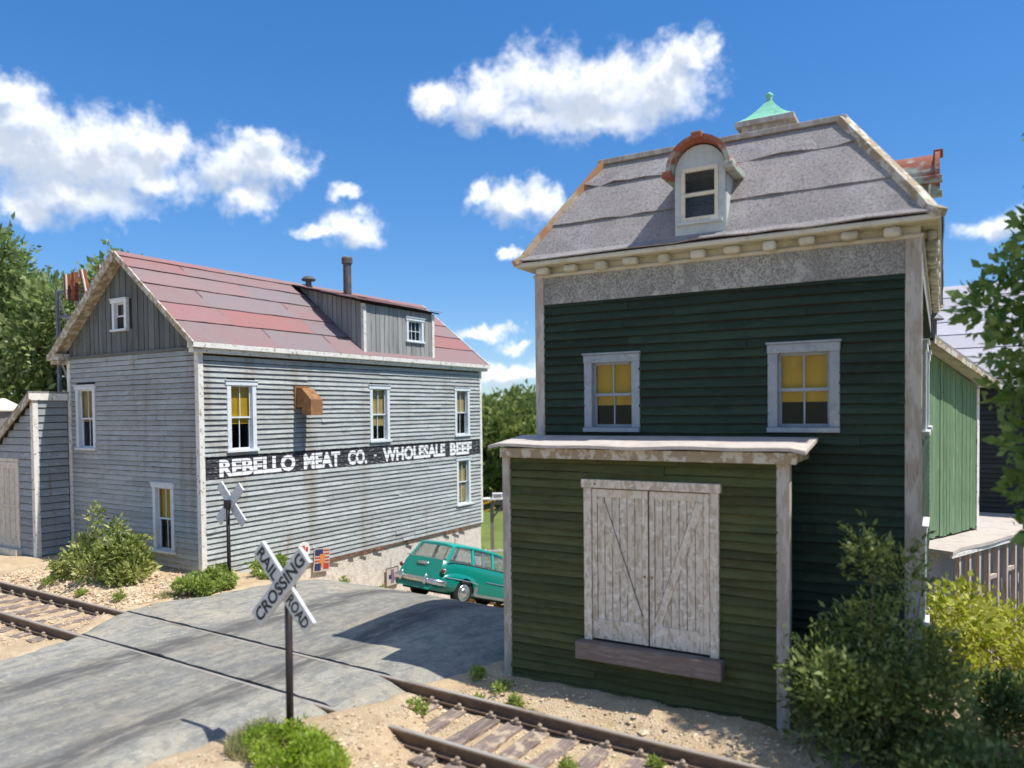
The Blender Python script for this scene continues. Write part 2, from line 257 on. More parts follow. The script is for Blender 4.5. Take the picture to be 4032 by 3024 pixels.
def glassmat(name, tint=(.85, .88, .88), refl=1.0, dirt=0.):
    mt, t, b = newmat(name); t.nodes.remove(b); out = t.nodes['Material Output']
    tr = t.nodes.new('ShaderNodeBsdfTransparent'); tr.inputs[0].default_value = (*tint, 1)
    gl = t.nodes.new('ShaderNodeBsdfGlossy'); gl.inputs['Roughness'].default_value = .04; gl.inputs[0].default_value = (refl, refl, refl, 1)
    lw = t.nodes.new('ShaderNodeLayerWeight'); lw.inputs[0].default_value = .5; pw = t.nodes.new('ShaderNodeMath'); pw.operation = 'POWER'; t.links.new(lw.outputs['Facing'], pw.inputs[0]); pw.inputs[1].default_value = 4.5
    fr = t.nodes.new('ShaderNodeMath'); fr.operation = 'MULTIPLY_ADD'; t.links.new(pw.outputs[0], fr.inputs[0]); fr.inputs[1].default_value = .8; fr.inputs[2].default_value = .035
    mx = t.nodes.new('ShaderNodeMixShader'); t.links.new(fr.outputs[0], mx.inputs[0]); t.links.new(tr.outputs[0], mx.inputs[1]); t.links.new(gl.outputs[0], mx.inputs[2])
    cur = mx
    if dirt:
        df = t.nodes.new('ShaderNodeBsdfDiffuse'); df.inputs[0].default_value = (.55, .5, .42, 1)
        n = t.nodes.new('ShaderNodeTexNoise'); n.inputs['Scale'].default_value = 14; g = t.nodes.new('ShaderNodeNewGeometry'); t.links.new(g.outputs['Position'], n.inputs['Vector'])
        mr = t.nodes.new('ShaderNodeMapRange'); t.links.new(n.outputs[0], mr.inputs[0]); mr.inputs[1].default_value = .35; mr.inputs[2].default_value = .7; mr.inputs[3].default_value = dirt*.3; mr.inputs[4].default_value = dirt
        m2 = t.nodes.new('ShaderNodeMixShader'); t.links.new(mr.outputs[0], m2.inputs[0]); t.links.new(mx.outputs[0], m2.inputs[1]); t.links.new(df.outputs[0], m2.inputs[2]); cur = m2
    t.links.new(cur.outputs[0], out.inputs[0]); return mt
M['glass'] = glassmat('window glass', refl=.32); M['car_glass'] = glassmat('dusty car glass', dirt=.16)
def leafmat(name, a, b_, c, sc=1.2, trans=.5):
    mt, t, b = newmat(name); out = t.nodes['Material Output']
    g = t.nodes.new('ShaderNodeNewGeometry')
    n = t.nodes.new('ShaderNodeTexNoise'); n.inputs['Scale'].default_value = sc; n.inputs['Detail'].default_value = 3; t.links.new(g.outputs['Position'], n.inputs['Vector'])
    wn = t.nodes.new('ShaderNodeMath'); wn.operation = 'MULTIPLY_ADD'; t.links.new(g.outputs['Random Per Island'], wn.inputs[0]); wn.inputs[1].default_value = .55; t.links.new(n.outputs[0], wn.inputs[2])
    cr = t.nodes.new('ShaderNodeValToRGB'); t.links.new(wn.outputs[0], cr.inputs[0])
    e = cr.color_ramp.elements; e[0].position = .35; e[0].color = (*a, 1); e[1].position = 1.0; e[1].color = (*c, 1); x = e.new(.68); x.color = (*b_, 1)
    t.links.new(cr.outputs[0], b.inputs['Base Color']); b.inputs['Roughness'].default_value = .42; b.inputs['Specular IOR Level'].default_value = .5
    tl = t.nodes.new('ShaderNodeBsdfTranslucent'); t.links.new(cr.outputs[0], tl.inputs[0])
    mx = t.nodes.new('ShaderNodeMixShader'); mx.inputs[0].default_value = trans
    t.links.new(b.outputs[0], mx.inputs[1]); t.links.new(tl.outputs[0], mx.inputs[2]); t.links.new(mx.outputs[0], out.inputs[0]); return mt
M['leaf_tree'] = leafmat('tree leaf', (.10, .16, .042), (.21, .30, .085), (.42, .49, .22))
M['leaf_far'] = leafmat('distant foliage', (.085, .135, .036), (.17, .235, .055), (.28, .32, .09), .5)
M['leaf_near'] = leafmat('broad dark leaf', (.06, .135, .03), (.15, .27, .06), (.32, .44, .15), 2.0)
M['leaf_bush'] = leafmat('shrub leaf', (.04, .06, .012), (.19, .25, .04), (.58, .60, .22), 3.0)
M['leaf_dark'] = leafmat('dark evergreen leaf', (.05, .085, .02), (.14, .20, .045), (.36, .42, .15), 3.0)
M['leaf_yellow'] = leafmat('yellow green leaf', (.26, .31, .025), (.46, .49, .05), (.64, .63, .15), 3.0)
M['leaf_bright'] = leafmat('bright green moss leaf', (.15, .25, .015), (.30, .43, .03), (.48, .58, .10), 5.0)
M['leaf_mid'] = leafmat('mid green weed leaf', (.13, .21, .03), (.29, .39, .065), (.48, .54, .16), 5.0)
M['grass_dry'] = leafmat('dry grass blade', (.20, .21, .07), (.36, .36, .15), (.52, .48, .25), 4.0)

# ------------------------------------------------------------------ mesh helpers
class MB:
    def __init__(s): s.V = []; s.F = []; s.S = []
    def add(s, vs, fs):
        o = len(s.V); s.V += [tuple(v) for v in vs]; s.F += [tuple(i+o for i in f) for f in fs]; return s
    def box(s, x0, x1, y0, y1, z0, z1):
        return s.add([(x0,y0,z0),(x1,y0,z0),(x1,y1,z0),(x0,y1,z0),(x0,y0,z1),(x1,y0,z1),(x1,y1,z1),(x0,y1,z1)],
            [(0,3,2,1),(4,5,6,7),(0,1,5,4),(1,2,6,5),(2,3,7,6),(3,0,4,7)])
    def hexa(s, p):
        return s.add(p, [(0,3,2,1),(4,5,6,7),(0,1,5,4),(1,2,6,5),(2,3,7,6),(3,0,4,7)])
    def fbox(s, O, U, Nn, u0, u1, n0, n1, z0, z1):     # box in a wall frame: U along, Nn out, z up
        O = Vector(O); U = Vector(U); Nn = Vector(Nn)
        def p(u, n, z): return O+U*u+Nn*n+Vector((0, 0, z))
        q = [p(u0,n0,z0),p(u1,n0,z0),p(u1,n1,z0),p(u0,n1,z0),p(u0,n0,z1),p(u1,n0,z1),p(u1,n1,z1),p(u0,n1,z1)]
        fs = [(0,3,2,1),(4,5,6,7),(0,1,5,4),(1,2,6,5),(2,3,7,6),(3,0,4,7)]
        if (U.cross(Nn)).z < 0: fs = [f[::-1] for f in fs]
        return s.add(q, fs)
    def fring(s, O, U, Nn, u0, u1, z0, z1, w, n0, n1, wt=None, wb=None):   # one connected frame round an opening
        O = Vector(O); U = Vector(U); Nn = Vector(Nn); wt = w if wt is None else wt; wb = w if wb is None else wb
        def p(u, n, z): return O+U*u+Nn*n+Vector((0, 0, z))
        q = []
        for n in (n0, n1):
            q += [p(u0, n, z0), p(u1, n, z0), p(u1, n, z1), p(u0, n, z1), p(u0+w, n, z0+wb), p(u1-w, n, z0+wb), p(u1-w, n, z1-wt), p(u0+w, n, z1-wt)]
        fs = []
        for k in range(4):
            j = (k+1) % 4
            fs += [(k, 4+k, 4+j, j), (8+k, 8+j, 12+j, 12+k), (k, j, 8+j, 8+k), (4+k, 12+k, 12+j, 4+j)]
        if (U.cross(Nn)).z > 0: fs = [f[::-1] for f in fs]
        return s.add(q, fs)
    def bar(s, a, b, w, h, up=(0, 0, 1)):               # rectangular bar from a to b
        a = Vector(a); b = Vector(b); d = (b-a).normalized(); upv = Vector(up)
        r = d.cross(upv)
        if r.length < 1e-4: r = d.cross(Vector((1, 0, 0)))
        r.normalize(); u = r.cross(d)
        q = []
        for c in (a, b):
            for i, j in ((-1,-1),(1,-1),(1,1),(-1,1)): q.append(c+r*(i*w/2)+u*(j*h/2))
        return s.add(q, [(0,1,2,3),(7,6,5,4),(0,4,5,1),(1,5,6,2),(2,6,7,3),(3,7,4,0)])
    def tube(s, pts, rad, n=8, cap=True):
        pts = [Vector(p) for p in pts]; rs = rad if isinstance(rad, (list, tuple)) else [rad]*len(pts)
        rings = []; o = len(s.V)
        for i, p in enumerate(pts):
            d = (pts[min(i+1, len(pts)-1)]-pts[max(i-1, 0)]).normalized()
            a = d.cross(Vector((0, 0, 1)))
            if a.length < 1e-3: a = Vector((1, 0, 0))
            a.normalize(); b = d.cross(a)
            for k in range(n):
                t = 2*PI*k/n; s.V.append(tuple(p+(a*math.cos(t)+b*math.sin(t))*rs[i]))
        for i in range(len(pts)-1):
            for k in range(n):
                k2 = (k+1) % n; s.F.append((o+i*n+k, o+i*n+k2, o+(i+1)*n+k2, o+(i+1)*n+k))
        if cap:
            s.F.append(tuple(o+k for k in range(n))[::-1]); s.F.append(tuple(o+(len(pts)-1)*n+k for k in range(n)))
        return s
    def lathe(s, prof, c=(0, 0, 0), n=16, ax='z', square=False):
        o = len(s.V); c = Vector(c)
        for r, h in prof:
            for k in range(n):
                t = 2*PI*k/n+(PI/4 if square else 0); a, b = r*math.cos(t), r*math.sin(t)
                v = Vector((a, b, h)) if ax == 'z' else Vector((h, a, b)) if ax == 'x' else Vector((a, h, b))
                s.V.append(tuple(c+v))
        for i in range(len(prof)-1):
            for k in range(n):
                k2 = (k+1) % n; s.F.append((o+i*n+k, o+i*n+k2, o+(i+1)*n+k2, o+(i+1)*n+k))
        s.F.append(tuple(o+k for k in range(n))[::-1]); s.F.append(tuple(o+(len(prof)-1)*n+k for k in range(n)))
        return s
    def prism(s, poly, axis, a, b):                     # poly of 2D points extruded along axis between a and b
        def p(u, v, w): return (w, u, v) if axis == 'x' else (u, w, v) if axis == 'y' else (u, v, w)
        n = len(poly); q = [p(u, v, a) for u, v in poly]+[p(u, v, b) for u, v in poly]
        return s.add(q, [tuple(range(n))[::-1], tuple(range(n, 2*n))]+[(i, (i+1) % n, n+(i+1) % n, n+i) for i in range(n)])
    def mesh(s, name):
        me = bpy.data.meshes.new(name); me.from_pydata(s.V, [], s.F); me.validate(); return me
def obj(name, mb, mat, parent=None, smooth=False, bevel=0., fix=False):
    me = mb if isinstance(mb, bpy.types.Mesh) else mb.mesh(name)
    if fix:
        bm = bmesh.new(); bm.from_mesh(me); bmesh.ops.recalc_face_normals(bm, faces=bm.faces); bm.to_mesh(me); bm.free()
    o = bpy.data.objects.new(name, me); COL.objects.link(o)
    mt = M[mat] if isinstance(mat, str) else mat
    if mt and not len(me.materials): me.materials.append(mt)
    if parent: o.parent = parent
    if smooth:
        me.polygons.foreach_set('use_smooth', [True]*len(me.polygons))
    if bevel:
        b = o.modifiers.new('bevel', 'BEVEL'); b.width = bevel; b.segments = 2; b.limit_method = 'ANGLE'
    return o
def tag(o, label, cat, group=None, kind=None):
    if label: o['label'] = label
    if cat: o['category'] = cat
    if group: o['group'] = group
    if kind: o['kind'] = kind
    return o
def thing(name, label, cat, loc=(0, 0, 0), rz=0., group=None):
    o = bpy.data.objects.new(name, None); COL.objects.link(o); o.location = loc; o.rotation_euler = (0, 0, rz); o.empty_display_size = .2
    return tag(o, label, cat, group)
def struct(name, mb, mat, smooth=False):
    o = obj(name, mb, mat, smooth=smooth); o['kind'] = 'structure'; return o
def copy_tree(o, parent=None):
    c = o.copy(); COL.objects.link(c); c.parent = parent
    for ch in list(o.children): copy_tree(ch, c)
    return c

# ------------------------------------------------------------------ facade builders
def wall_holes(name, parent, mat, O, U, Nn, u0, u1, z0, z1, holes, t=.1):
    us = sorted({u0, u1, *[h[0] for h in holes], *[h[1] for h in holes]}); zs = sorted({z0, z1, *[h[2] for h in holes], *[h[3] for h in holes]})
    mb = MB(); us = [u for u in us if u0 <= u <= u1]; zs = [z for z in zs if z0 <= z <= z1]
    for a, b in zip(us, us[1:]):
        run = None
        for c, d in zip(zs, zs[1:]):
            um, zm = (a+b)/2, (c+d)/2
            if any(h[0] < um < h[1] and h[2] < zm < h[3] for h in holes):
                if run: mb.fbox(O, U, Nn, a, b, -t, 0, *run); run = None
            else: run = (run[0], d) if run else (c, d)
        if run: mb.fbox(O, U, Nn, a, b, -t, 0, *run)
    return obj(name, mb, mat, parent)
def clapboards(parent, O, U, Nn, u0, u1, z0, z1, pitch, holes, mat, seg=3., t=.02, jit=.006, seed=1, loose=.06, name='clapboard', calm=(), gap=.013):
    rg = random.Random(seed); O = Vector(O); U = Vector(U); Nn = Vector(Nn); row = 0; z = z0
    flip = U.cross(Nn).z < 0
    while z < z1-.01:
        zt = min(z+pitch, z1); iv = [(u0, u1)]
        for h in holes:
            ov = min(zt, h[3])-max(z, h[2])
            if ov > pitch*.3:
                nv = []
                for a, b in iv:
                    if h[0] > a+.02: nv.append((a, min(b, h[0])))
                    if h[1] < b-.02: nv.append((max(a, h[1]), b))
                    if h[1] <= a or h[0] >= b: pass
                iv = [(a, b) for a, b in nv if b-a > .03 and not (a >= h[0]-1e-6 and b <= h[1]+1e-6)]
        quiet = any(a <= z <= b for a, b in calm)
        for a, b in iv:
            cuts = [a]; c = a+seg*rg.uniform(.3, 1.)
            while c < b-.35: cuts.append(c); c += seg*rg.uniform(.7, 1.15)
            cuts.append(b)
            for p, q in zip(cuts, cuts[1:]):
                mb = MB(); n = max(1, min(6, int((q-p)/.5)))
                j = .0015 if quiet else jit; tq = .017 if quiet else t; gp_ = gap*.4 if quiet else gap
                dz = [rg.uniform(-j, j)*.6 for _ in range(n+1)]; dn = [rg.uniform(0, j) for _ in range(n+1)]
                if not quiet and rg.random() < loose:
                    e = rg.choice((0, n)); dn[e] += rg.uniform(.008, .022); dz[e] += rg.uniform(-.022, .006)
                V = []
                for i in range(n+1):
                    u = p+.0015+(q-p-.003)*i/n; B = O+U*u
                    V += [B+Nn*.001+Vector((0,0,z+gp_+dz[i])), B+Nn*(tq+dn[i])+Vector((0,0,z+gp_+dz[i])), B+Nn*(.005+dn[i]*.2)+Vector((0,0,zt)), B+Nn*.001+Vector((0,0,zt))]
                F = [(0, 1, 2, 3), tuple(4*n+k for k in (3, 2, 1, 0))]
                for i in range(n):
                    for k in range(3): F.append((4*i+k, 4*i+4+k, 4*i+5+k, 4*i+1+k))
                if not flip: F = [f[::-1] for f in F]
                mb.add(V, F); obj(name, mb, mat, parent)
        z = zt; row += 1
def window(parent, O, U, Nn, u0, u1, z0, z1, trim, cw=.085, out=.035, cols=2, blind='blind', bfrac=.62, sash_mat=None, rows=1, hung=True, lip=.03, label=None):
    """casing outer box u0..u1, z0..z1; double-hung sashes with panes; a blind and the dark room behind. Returns the hole."""
    sm = sash_mat or trim
    zl = z1-cw*1.1; zs = z0+cw*.55; a, b = u0+cw, u1-cw
    mb = MB().fring(O, U, Nn, u0, u1, zs, zl+.01, cw, -.095, out, wt=.012, wb=.004)
    w = obj('window', mb, trim, parent, bevel=.004)
    if label: w['label'] = label
    obj('lintel', MB().fbox(O, U, Nn, u0-lip, u1+lip, -.018, out+.012, zl+.001, z1-.014).fbox(O, U, Nn, u0-lip-.012, u1+lip+.012, -.02, out+.028, z1-.012, z1+.006), trim, w, bevel=.003)
    obj('sill', MB().fbox(O, U, Nn, u0-lip, u1+lip, -.04, out+.035, z0, zs-.002), trim, w, bevel=.004)
    zm = (zs+zl)/2; sw = .026
    parts = ((zm-.012, zl, -.03), (zs, zm+.012, -.055)) if hung else ((zs, zl, -.03),)
    for k, (p, q, n) in enumerate(parts):
        f = MB().fring(O, U, Nn, a, b, p, q, sw, n-.022, n, wb=sw*1.15)
        pw = (b-a-2*sw)
        for c in range(1, cols): u = a+sw+pw*c/cols; f.fbox(O, U, Nn, u-.008, u+.008, n-.02, n-.002, p+sw*1.15, q-sw)
        for r in range(1, rows): z = p+sw+(q-p-2*sw)*r/rows; f.fbox(O, U, Nn, a+sw, b-sw, n-.019, n-.003, z-.008, z+.008)
        s = obj('sash', f, sm, w)
        for c in range(cols):
            for r in range(rows):
                ua = a+sw+pw*c/cols; ub = a+sw+pw*(c+1)/cols; za = p+sw+(q-p-2*sw)*r/rows; zb = p+sw+(q-p-2*sw)*(r+1)/rows
                obj('pane', MB().fbox(O, U, Nn, ua, ub, n-.013, n-.009, za, zb), 'glass', w)
    if blind: obj('blind', MB().fbox(O, U, Nn, a, b, -.086, -.081, zl-(zl-zs)*bfrac, zl), blind, w)
    obj('dark_interior', MB().fbox(O, U, Nn, a-.1, b+.1, -.42, -.40, zs-.1, zl+.1), 'room', w)
    return (a-.012, b+.012, zs-.004, zl+.004)
def hole_of(u0, u1, z0, z1, cw=.085): return (u0+cw-.004, u1-cw+.004, z0+cw*.55-.002, z1-cw*1.1+.002)
def text_mesh(body, off=0.):
    c = bpy.data.curves.new('t', 'FONT'); c.body = body; c.size = 1; c.offset = off; c.resolution_u = 3
    o = bpy.data.objects.new('t', c); COL.objects.link(o); bpy.context.view_layer.update()
    me = bpy.data.meshes.new_from_object(o.evaluated_get(bpy.context.evaluated_depsgraph_get()))
    bpy.data.objects.remove(o); bpy.data.curves.remove(c)
    co = np.empty(len(me.vertices)*3); me.vertices.foreach_get('co', co); co = co.reshape(-1, 3)
    co[:, :2] -= co[:, :2].min(0); co[:, :2] /= co[:, :2].max(0)
    me.vertices.foreach_set('co', co.ravel()); return me                 # fitted to the unit square

# ------------------------------------------------------------------ terrain
def sp(x, k): return math.log1p(math.exp(-abs(x)/k))*k+max(x, 0)
def sm(a, b, x): t = min(1, max(0, (x-a)/(b-a))); return t*t*(3-2*t)
def hill(x, y):
    z = -.345*sp(y-8.85, .35)
    z = -2.75+sp(z+2.75, .25)
    z *= max(sm(-18.5, -14.5, x), sm(17, 25, y))
    z += 1.5*sm(24, 60, y)
    return z
_nr = np.random.RandomState(5); _ng = _nr.rand(64, 64)
def vn(x, y):
    xi, yi = math.floor(x), math.floor(y); fx, fy = x-xi, y-yi; fx = fx*fx*(3-2*fx); fy = fy*fy*(3-2*fy)
    g = lambda i, j: _ng[(xi+i) & 63, (yi+j) & 63]
    return (g(0,0)*(1-fx)+g(1,0)*fx)*(1-fy)+(g(0,1)*(1-fx)+g(1,1)*fx)*fy
RXL = [(-4,-9.2),(2.5,-9.2),(4,-9.75),(5,-10.05),(5.9,-10.65),(7.08,-10.65),(8.1,-10.4),(10,-10.75),(30,-11.)]
RXR = [(-4,-5.5),(3,-5.65),(4.2,-5.55),(4.9,-5.05),(5.4,-4.8),(5.9,-4.95),(6.6,-4.62),(7.4,-4.40),(30,-4.35)]
def lin(t, y):
    for (a, b), (c, d) in zip(t, t[1:]):
        if y <= c: return b+(d-b)*max(0, (y-a)/(c-a))
    return t[-1][1]
def road_side(y, right): 
    return lin(RXR if right else RXL, y)+(vn(y*1.7+(40 if right else 0), 3.3)-.5)*.38*(0.3 if right and y > 6.6 else 1)+(vn(y*6+(40 if right else 0), 9.3)-.5)*.12
def ground_z(x, y):
    z = hill(x, y)-.035
    n = (vn(x*1.3, y*1.3)-.5)*.05+(vn(x*5, y*5)-.5)*.035+(vn(x*17, y*17)-.5)*.022
    bed = sm(4.35, 4.75, y)*(1-sm(6.1, 6.45, y))
    xl, xr = lin(RXL, y), lin(RXR, y)
    onroad = sm(xl+.08, xl+.5, x)*(1-sm(xr-.5, xr-.08, x))*(1-sm(16, 18, y))
    bs = -4.52 if y < 5.2 else -4.52-.5*sm(5.2, 5.7, y)
    bed *= max(sm(.0, .35, xl-.05-x), sm(.0, .3, x-bs+(vn(y*4, 7.7)-.5)*.25))
    cover = sm(xr-.45, xr-.1, x)*(1-sm(bs-.1, bs+.15, x))*sm(4.3, 4.7, y)*(1-sm(6.0, 6.3, y))*(1 if y < 5.6 else 0)
    z += n-.11*bed-.12*onroad
    z += .062*cover
    for yr in (4.965, 5.885): z -= .05*(1-sm(.05, .13, abs(y-yr)))*(1-bed)*(1-cover)
    if y < 4.3 and x > -5.5: z += .03
    if 6.2 < y < 7.6 and -14 < x < -11: z += .06*sm(6.2, 7.0, y)
    return z
def grid_sheet(name, xs, ys, zf, mat, smooth=True):
    nx, ny = len(xs), len(ys); V = [(x, y, zf(x, y)) for y in ys for x in xs]
    F = [(j*nx+i, j*nx+i+1, (j+1)*nx+i+1, (j+1)*nx+i) for j in range(ny-1) for i in range(nx-1)]
    mb = MB(); mb.V = V; mb.F = F; return struct(name, mb, mat, smooth)
def axis(lo, hi, a, b, fine):
    out = list(np.arange(a, b+1e-6, fine)); s = fine; v = a
    left = []
    while v > lo: s *= 1.35; v -= s; left.append(max(v, lo))
    s = fine; v = out[-1]; right = []
    while v < hi: s *= 1.35; v += s; right.append(min(v, hi))
    return left[::-1]+out+right
M['sand'] = MAT('sandy ground', (.56, .42, .255), .95, [((.68, .55, .37), 3, .45, .65, ISO, .7), ((.44, .30, .17), 6, .52, .68, ISO, .6), ((.36, .25, .16), 55, .54, .66, ISO, .6, 3), ((.72, .62, .46), 90, .58, .66, ISO, .6, 2)], bump=(1., 55, ISO, .03))
M['road'] = MAT('worn grey road', (.31, .288, .228), .92, [((.34, .335, .295), .9, .42, .68, ISO, .6), ((.18, .185, .175), 4, .46, .66, (1.6, .5, 1), .7), ((.20, .20, .19), 1.7, .5, .66, (1.4, .7, 1), .6), ((.45, .39, .27), .8, .54, .72, ISO, .6), ((.40, .41, .39), 30, .54, .68, (1.5, .7, 1), .5, 4), ((.13, .135, .13), 26, .60, .70, ISO, .6, 3), ((.17, .17, .155), 8, .50, .64, ISO, .55), ((.43, .40, .33), 13, .56, .67, ISO, .5)], bump=(.7, 30, (1.3, .6, 1), .02))
def road_dirt(mt):                                       # dark tyre marks running along the road
    t = mt.node_tree; b = t.nodes['Principled BSDF']; src = b.inputs['Base Color'].links[0].from_socket
    g = t.nodes.new('ShaderNodeNewGeometry'); s = t.nodes.new('ShaderNodeSeparateXYZ'); t.links.new(g.outputs['Position'], s.inputs[0])
    n = t.nodes.new('ShaderNodeTexNoise'); n.inputs['Scale'].default_value = .8; n.inputs['Detail'].default_value = 4; t.links.new(g.outputs['Position'], n.inputs['Vector'])
    n2 = t.nodes.new('ShaderNodeTexNoise'); n2.inputs['Scale'].default_value = 5; n2.inputs['Detail'].default_value = 6; mp = t.nodes.new('ShaderNodeMapping'); mp.inputs['Scale'].default_value = (2, .5, 1); t.links.new(g.outputs['Position'], mp.inputs[0]); t.links.new(mp.outputs[0], n2.inputs['Vector'])
    def mm(op, a, bb=0.):
        x = t.nodes.new('ShaderNodeMath'); x.operation = op
        for i, v in enumerate((a, bb)):
            if isinstance(v, (int, float)): x.inputs[i].default_value = v
            else: t.links.new(v, x.inputs[i])
        return x.outputs[0]
    wob = mm('MULTIPLY', mm('SUBTRACT', n.outputs[0], .5), .5)
    tot = None
    for x0, k, wd in ((-6.25, -.04, .42), (-8.45, .03, .46), (-7.3, .0, 1.1)):
        d = mm('ABSOLUTE', mm('ADD', mm('SUBTRACT', mm('SUBTRACT', s.outputs[0], x0), mm('MULTIPLY', s.outputs[1], k)), wob))
        r = t.nodes.new('ShaderNodeMapRange'); r.interpolation_type = 'SMOOTHSTEP'; t.links.new(d, r.inputs[0]); r.inputs[1].default_value = wd; r.inputs[2].default_value = wd*.15; r.inputs[4].default_value = 1. if wd < .5 else .45
        tot = r.outputs[0] if tot is None else mm('MAXIMUM', tot, r.outputs[0])
    r = t.nodes.new('ShaderNodeMapRange'); t.links.new(n2.outputs[0], r.inputs[0]); r.inputs[1].default_value = .22; r.inputs[2].default_value = .55
    f = mm('MULTIPLY', mm('MULTIPLY', tot, r.outputs[0]), .92)
    mx = t.nodes.new('ShaderNodeMix'); mx.data_type = 'RGBA'; t.links.new(f, mx.inputs[0]); t.links.new(src, mx.inputs[6]); mx.inputs[7].default_value = (.10, .095, .09, 1)
    t.links.new(mx.outputs[2], b.inputs['Base Color'])
road_dirt(M['road'])
M['meadow'] = MAT('meadow grass', (.15, .20, .045), .95, [((.22, .26, .07), .6, .42, .66, ISO, .7), ((.09, .13, .03), 2.5, .5, .68, ISO, .6), ((.30, .30, .12), 6, .6, .7, ISO, .5)], bump=(1., 12, ISO, .1))
grid_sheet('ground', axis(-250, 250, -15.5, 2.5, .065), axis(-40, 22, 2.6, 9.2, .065), ground_z, 'sand')
grid_sheet('meadow', axis(-250, 250, -22, 6, .8), list(np.linspace(17.6, 40, 40))+[50, 60, 80, 120, 200, 300], lambda x, y: ground_z(x, max(y, 0))+.03+.05*sm(17.6, 19, y)-(.25 if y < 17.7 else 0)+(vn(x*.4, y*.4)-.5)*.15*sm(18, 20, y), 'meadow')
def road_z(x, y):
    return hill(x, y)*1.0+.016+(vn(x*1.1, y*1.1)-.5)*.025*(1-sm(-.7, -.2, -abs(y-5.43)))+(vn(x*8, y*8)-.5)*.010+(vn(x*3.1+9, y*3.1)-.5)*.016*(.35+.65*min(1, abs(y-5.43)/1.2))+.01*sm(6.3, 7.5, y)
def road_panel(name, ys, hem=.0):
    NX = 84; V = []; F = []
    for j, y in enumerate(ys):
        xl, xr = road_side(y, False), road_side(y, True)
        for i in range(NX+1):
            x = xl+(xr-xl)*i/NX; e = min(i, NX-i)/NX
            edge = .115*(1-sm(0, .085, e)); yy = y
            if hem and j in (0, len(ys)-1): yy += (vn(x*9, j*3.1+y)-.5)*hem
            V.append((x, yy, road_z(x, yy)-edge))
    n = NX+1
    F = [(j*n+i, j*n+i+1, (j+1)*n+i+1, (j+1)*n+i) for j in range(len(ys)-1) for i in range(NX)]
    border = [i for i in range(n)]+[j*n+NX for j in range(1, len(ys))]+[(len(ys)-1)*n+i for i in range(NX-1, -1, -1)]+[j*n for j in range(len(ys)-2, 0, -1)]
    o = len(V); V += [(V[b][0], V[b][1], V[b][2]-.16) for b in border]
    F += [(border[k], o+k, o+(k+1) % len(border), border[(k+1) % len(border)]) for k in range(len(border))]
    mb = MB(); mb.V = V; mb.F = F
    o = struct(name, mb, 'road', True)
    md = o.modifiers.new('e', 'EDGE_SPLIT'); md.split_angle = math.radians(50); return o
RN, RF = 4.965, 5.885                                   # the two rails' centre lines
road_panel('road', list(np.arange(-3, 4.85, .075))+[RN-.045], .02)
road_panel('road_crossing_panel', list(np.linspace(RN+.046, RF-.046, 14)), .02)
road_panel('road_beyond_track', [RF+.048]+list(np.arange(6.0, 10, .075))+list(np.arange(10, 17.6, .25)), .02)

# ------------------------------------------------------------------ track
trk = thing('railway_track', 'single railway track with rusty rails crossing the grey road', 'railway track', (0, 0, 0))
def rail_mesh(y, x0, x1):
    prof = [(-.055,-.118),(.055,-.118),(.055,-.104),(.014,-.094),(.014,-.036),(.034,-.028),(.034,-.004),(.026,0),(-.026,0),(-.034,-.004),(-.034,-.028),(-.014,-.036),(-.014,-.094),(-.055,-.104)]
    mb = MB(); xs = np.arange(x0, x1+.01, 1.5); n = len(prof)
    for x in xs:
        w = (vn(x*.7, y*9)-.5)*.014
        mb.V += [(x, y+p+w, q) for p, q in prof]
    for i in range(len(xs)-1):
        for k in range(n): mb.F.append((i*n+k, i*n+(k+1) % n, (i+1)*n+(k+1) % n, (i+1)*n+k))
    mb.F += [tuple(range(n)), tuple(range((len(xs)-1)*n, len(xs)*n))[::-1]]
    return mb
for y in (RN, RF):
    r = obj('rail', rail_mesh(y, -33, 15), 'rail', trk, fix=True)
    obj('rail_head', MB().box(-33, 15, y-.022, y+.022, -.001, .003), 'railhead', r)
tie_x = [-4.74, -4.42, -4.04, -3.76, -3.48, -3.18, -2.84, -2.5, -2.16]+[-2.16+.33*k for k in range(1, 12)]+[-10.55-.43*k for k in range(0, 22)]
for x in tie_x:
    rg = RNG; w = rg.uniform(.075, .10); L = rg.uniform(.66, .75); a = rg.uniform(-.035, .035); c = 5.425+rg.uniform(-.04, .04); zt = -.121
    mb = MB(); mb.box(-w, w, -L, L, zt-.14, zt)
    for i in range(4, 8):
        v = mb.V[i]; mb.V[i] = (v[0]*rg.uniform(.9, 1.), v[1], v[2]-rg.uniform(0, .008))
    mb.V = [(v[0]*math.cos(a)-v[1]*math.sin(a)+x, v[0]*math.sin(a)+v[1]*math.cos(a)+c, v[2]) for v in mb.V]
    t = obj('railroad_tie', mb, 'tie', trk, bevel=.008)
    for yr in (RN, RF):
        for sd_ in (-1, 1):
            s = MB(); s.box(x-.05, x+.05, yr+sd_*.045-.035, yr+sd_*.045+.035, zt-.002, zt+.024)
            s.lathe([(.022, zt+.02), (.024, zt+.05), (.012, zt+.062)], (x+rg.uniform(-.02, .02), yr+sd_*.068, 0), 6)
            obj('spike_plate', s, 'spike', t)

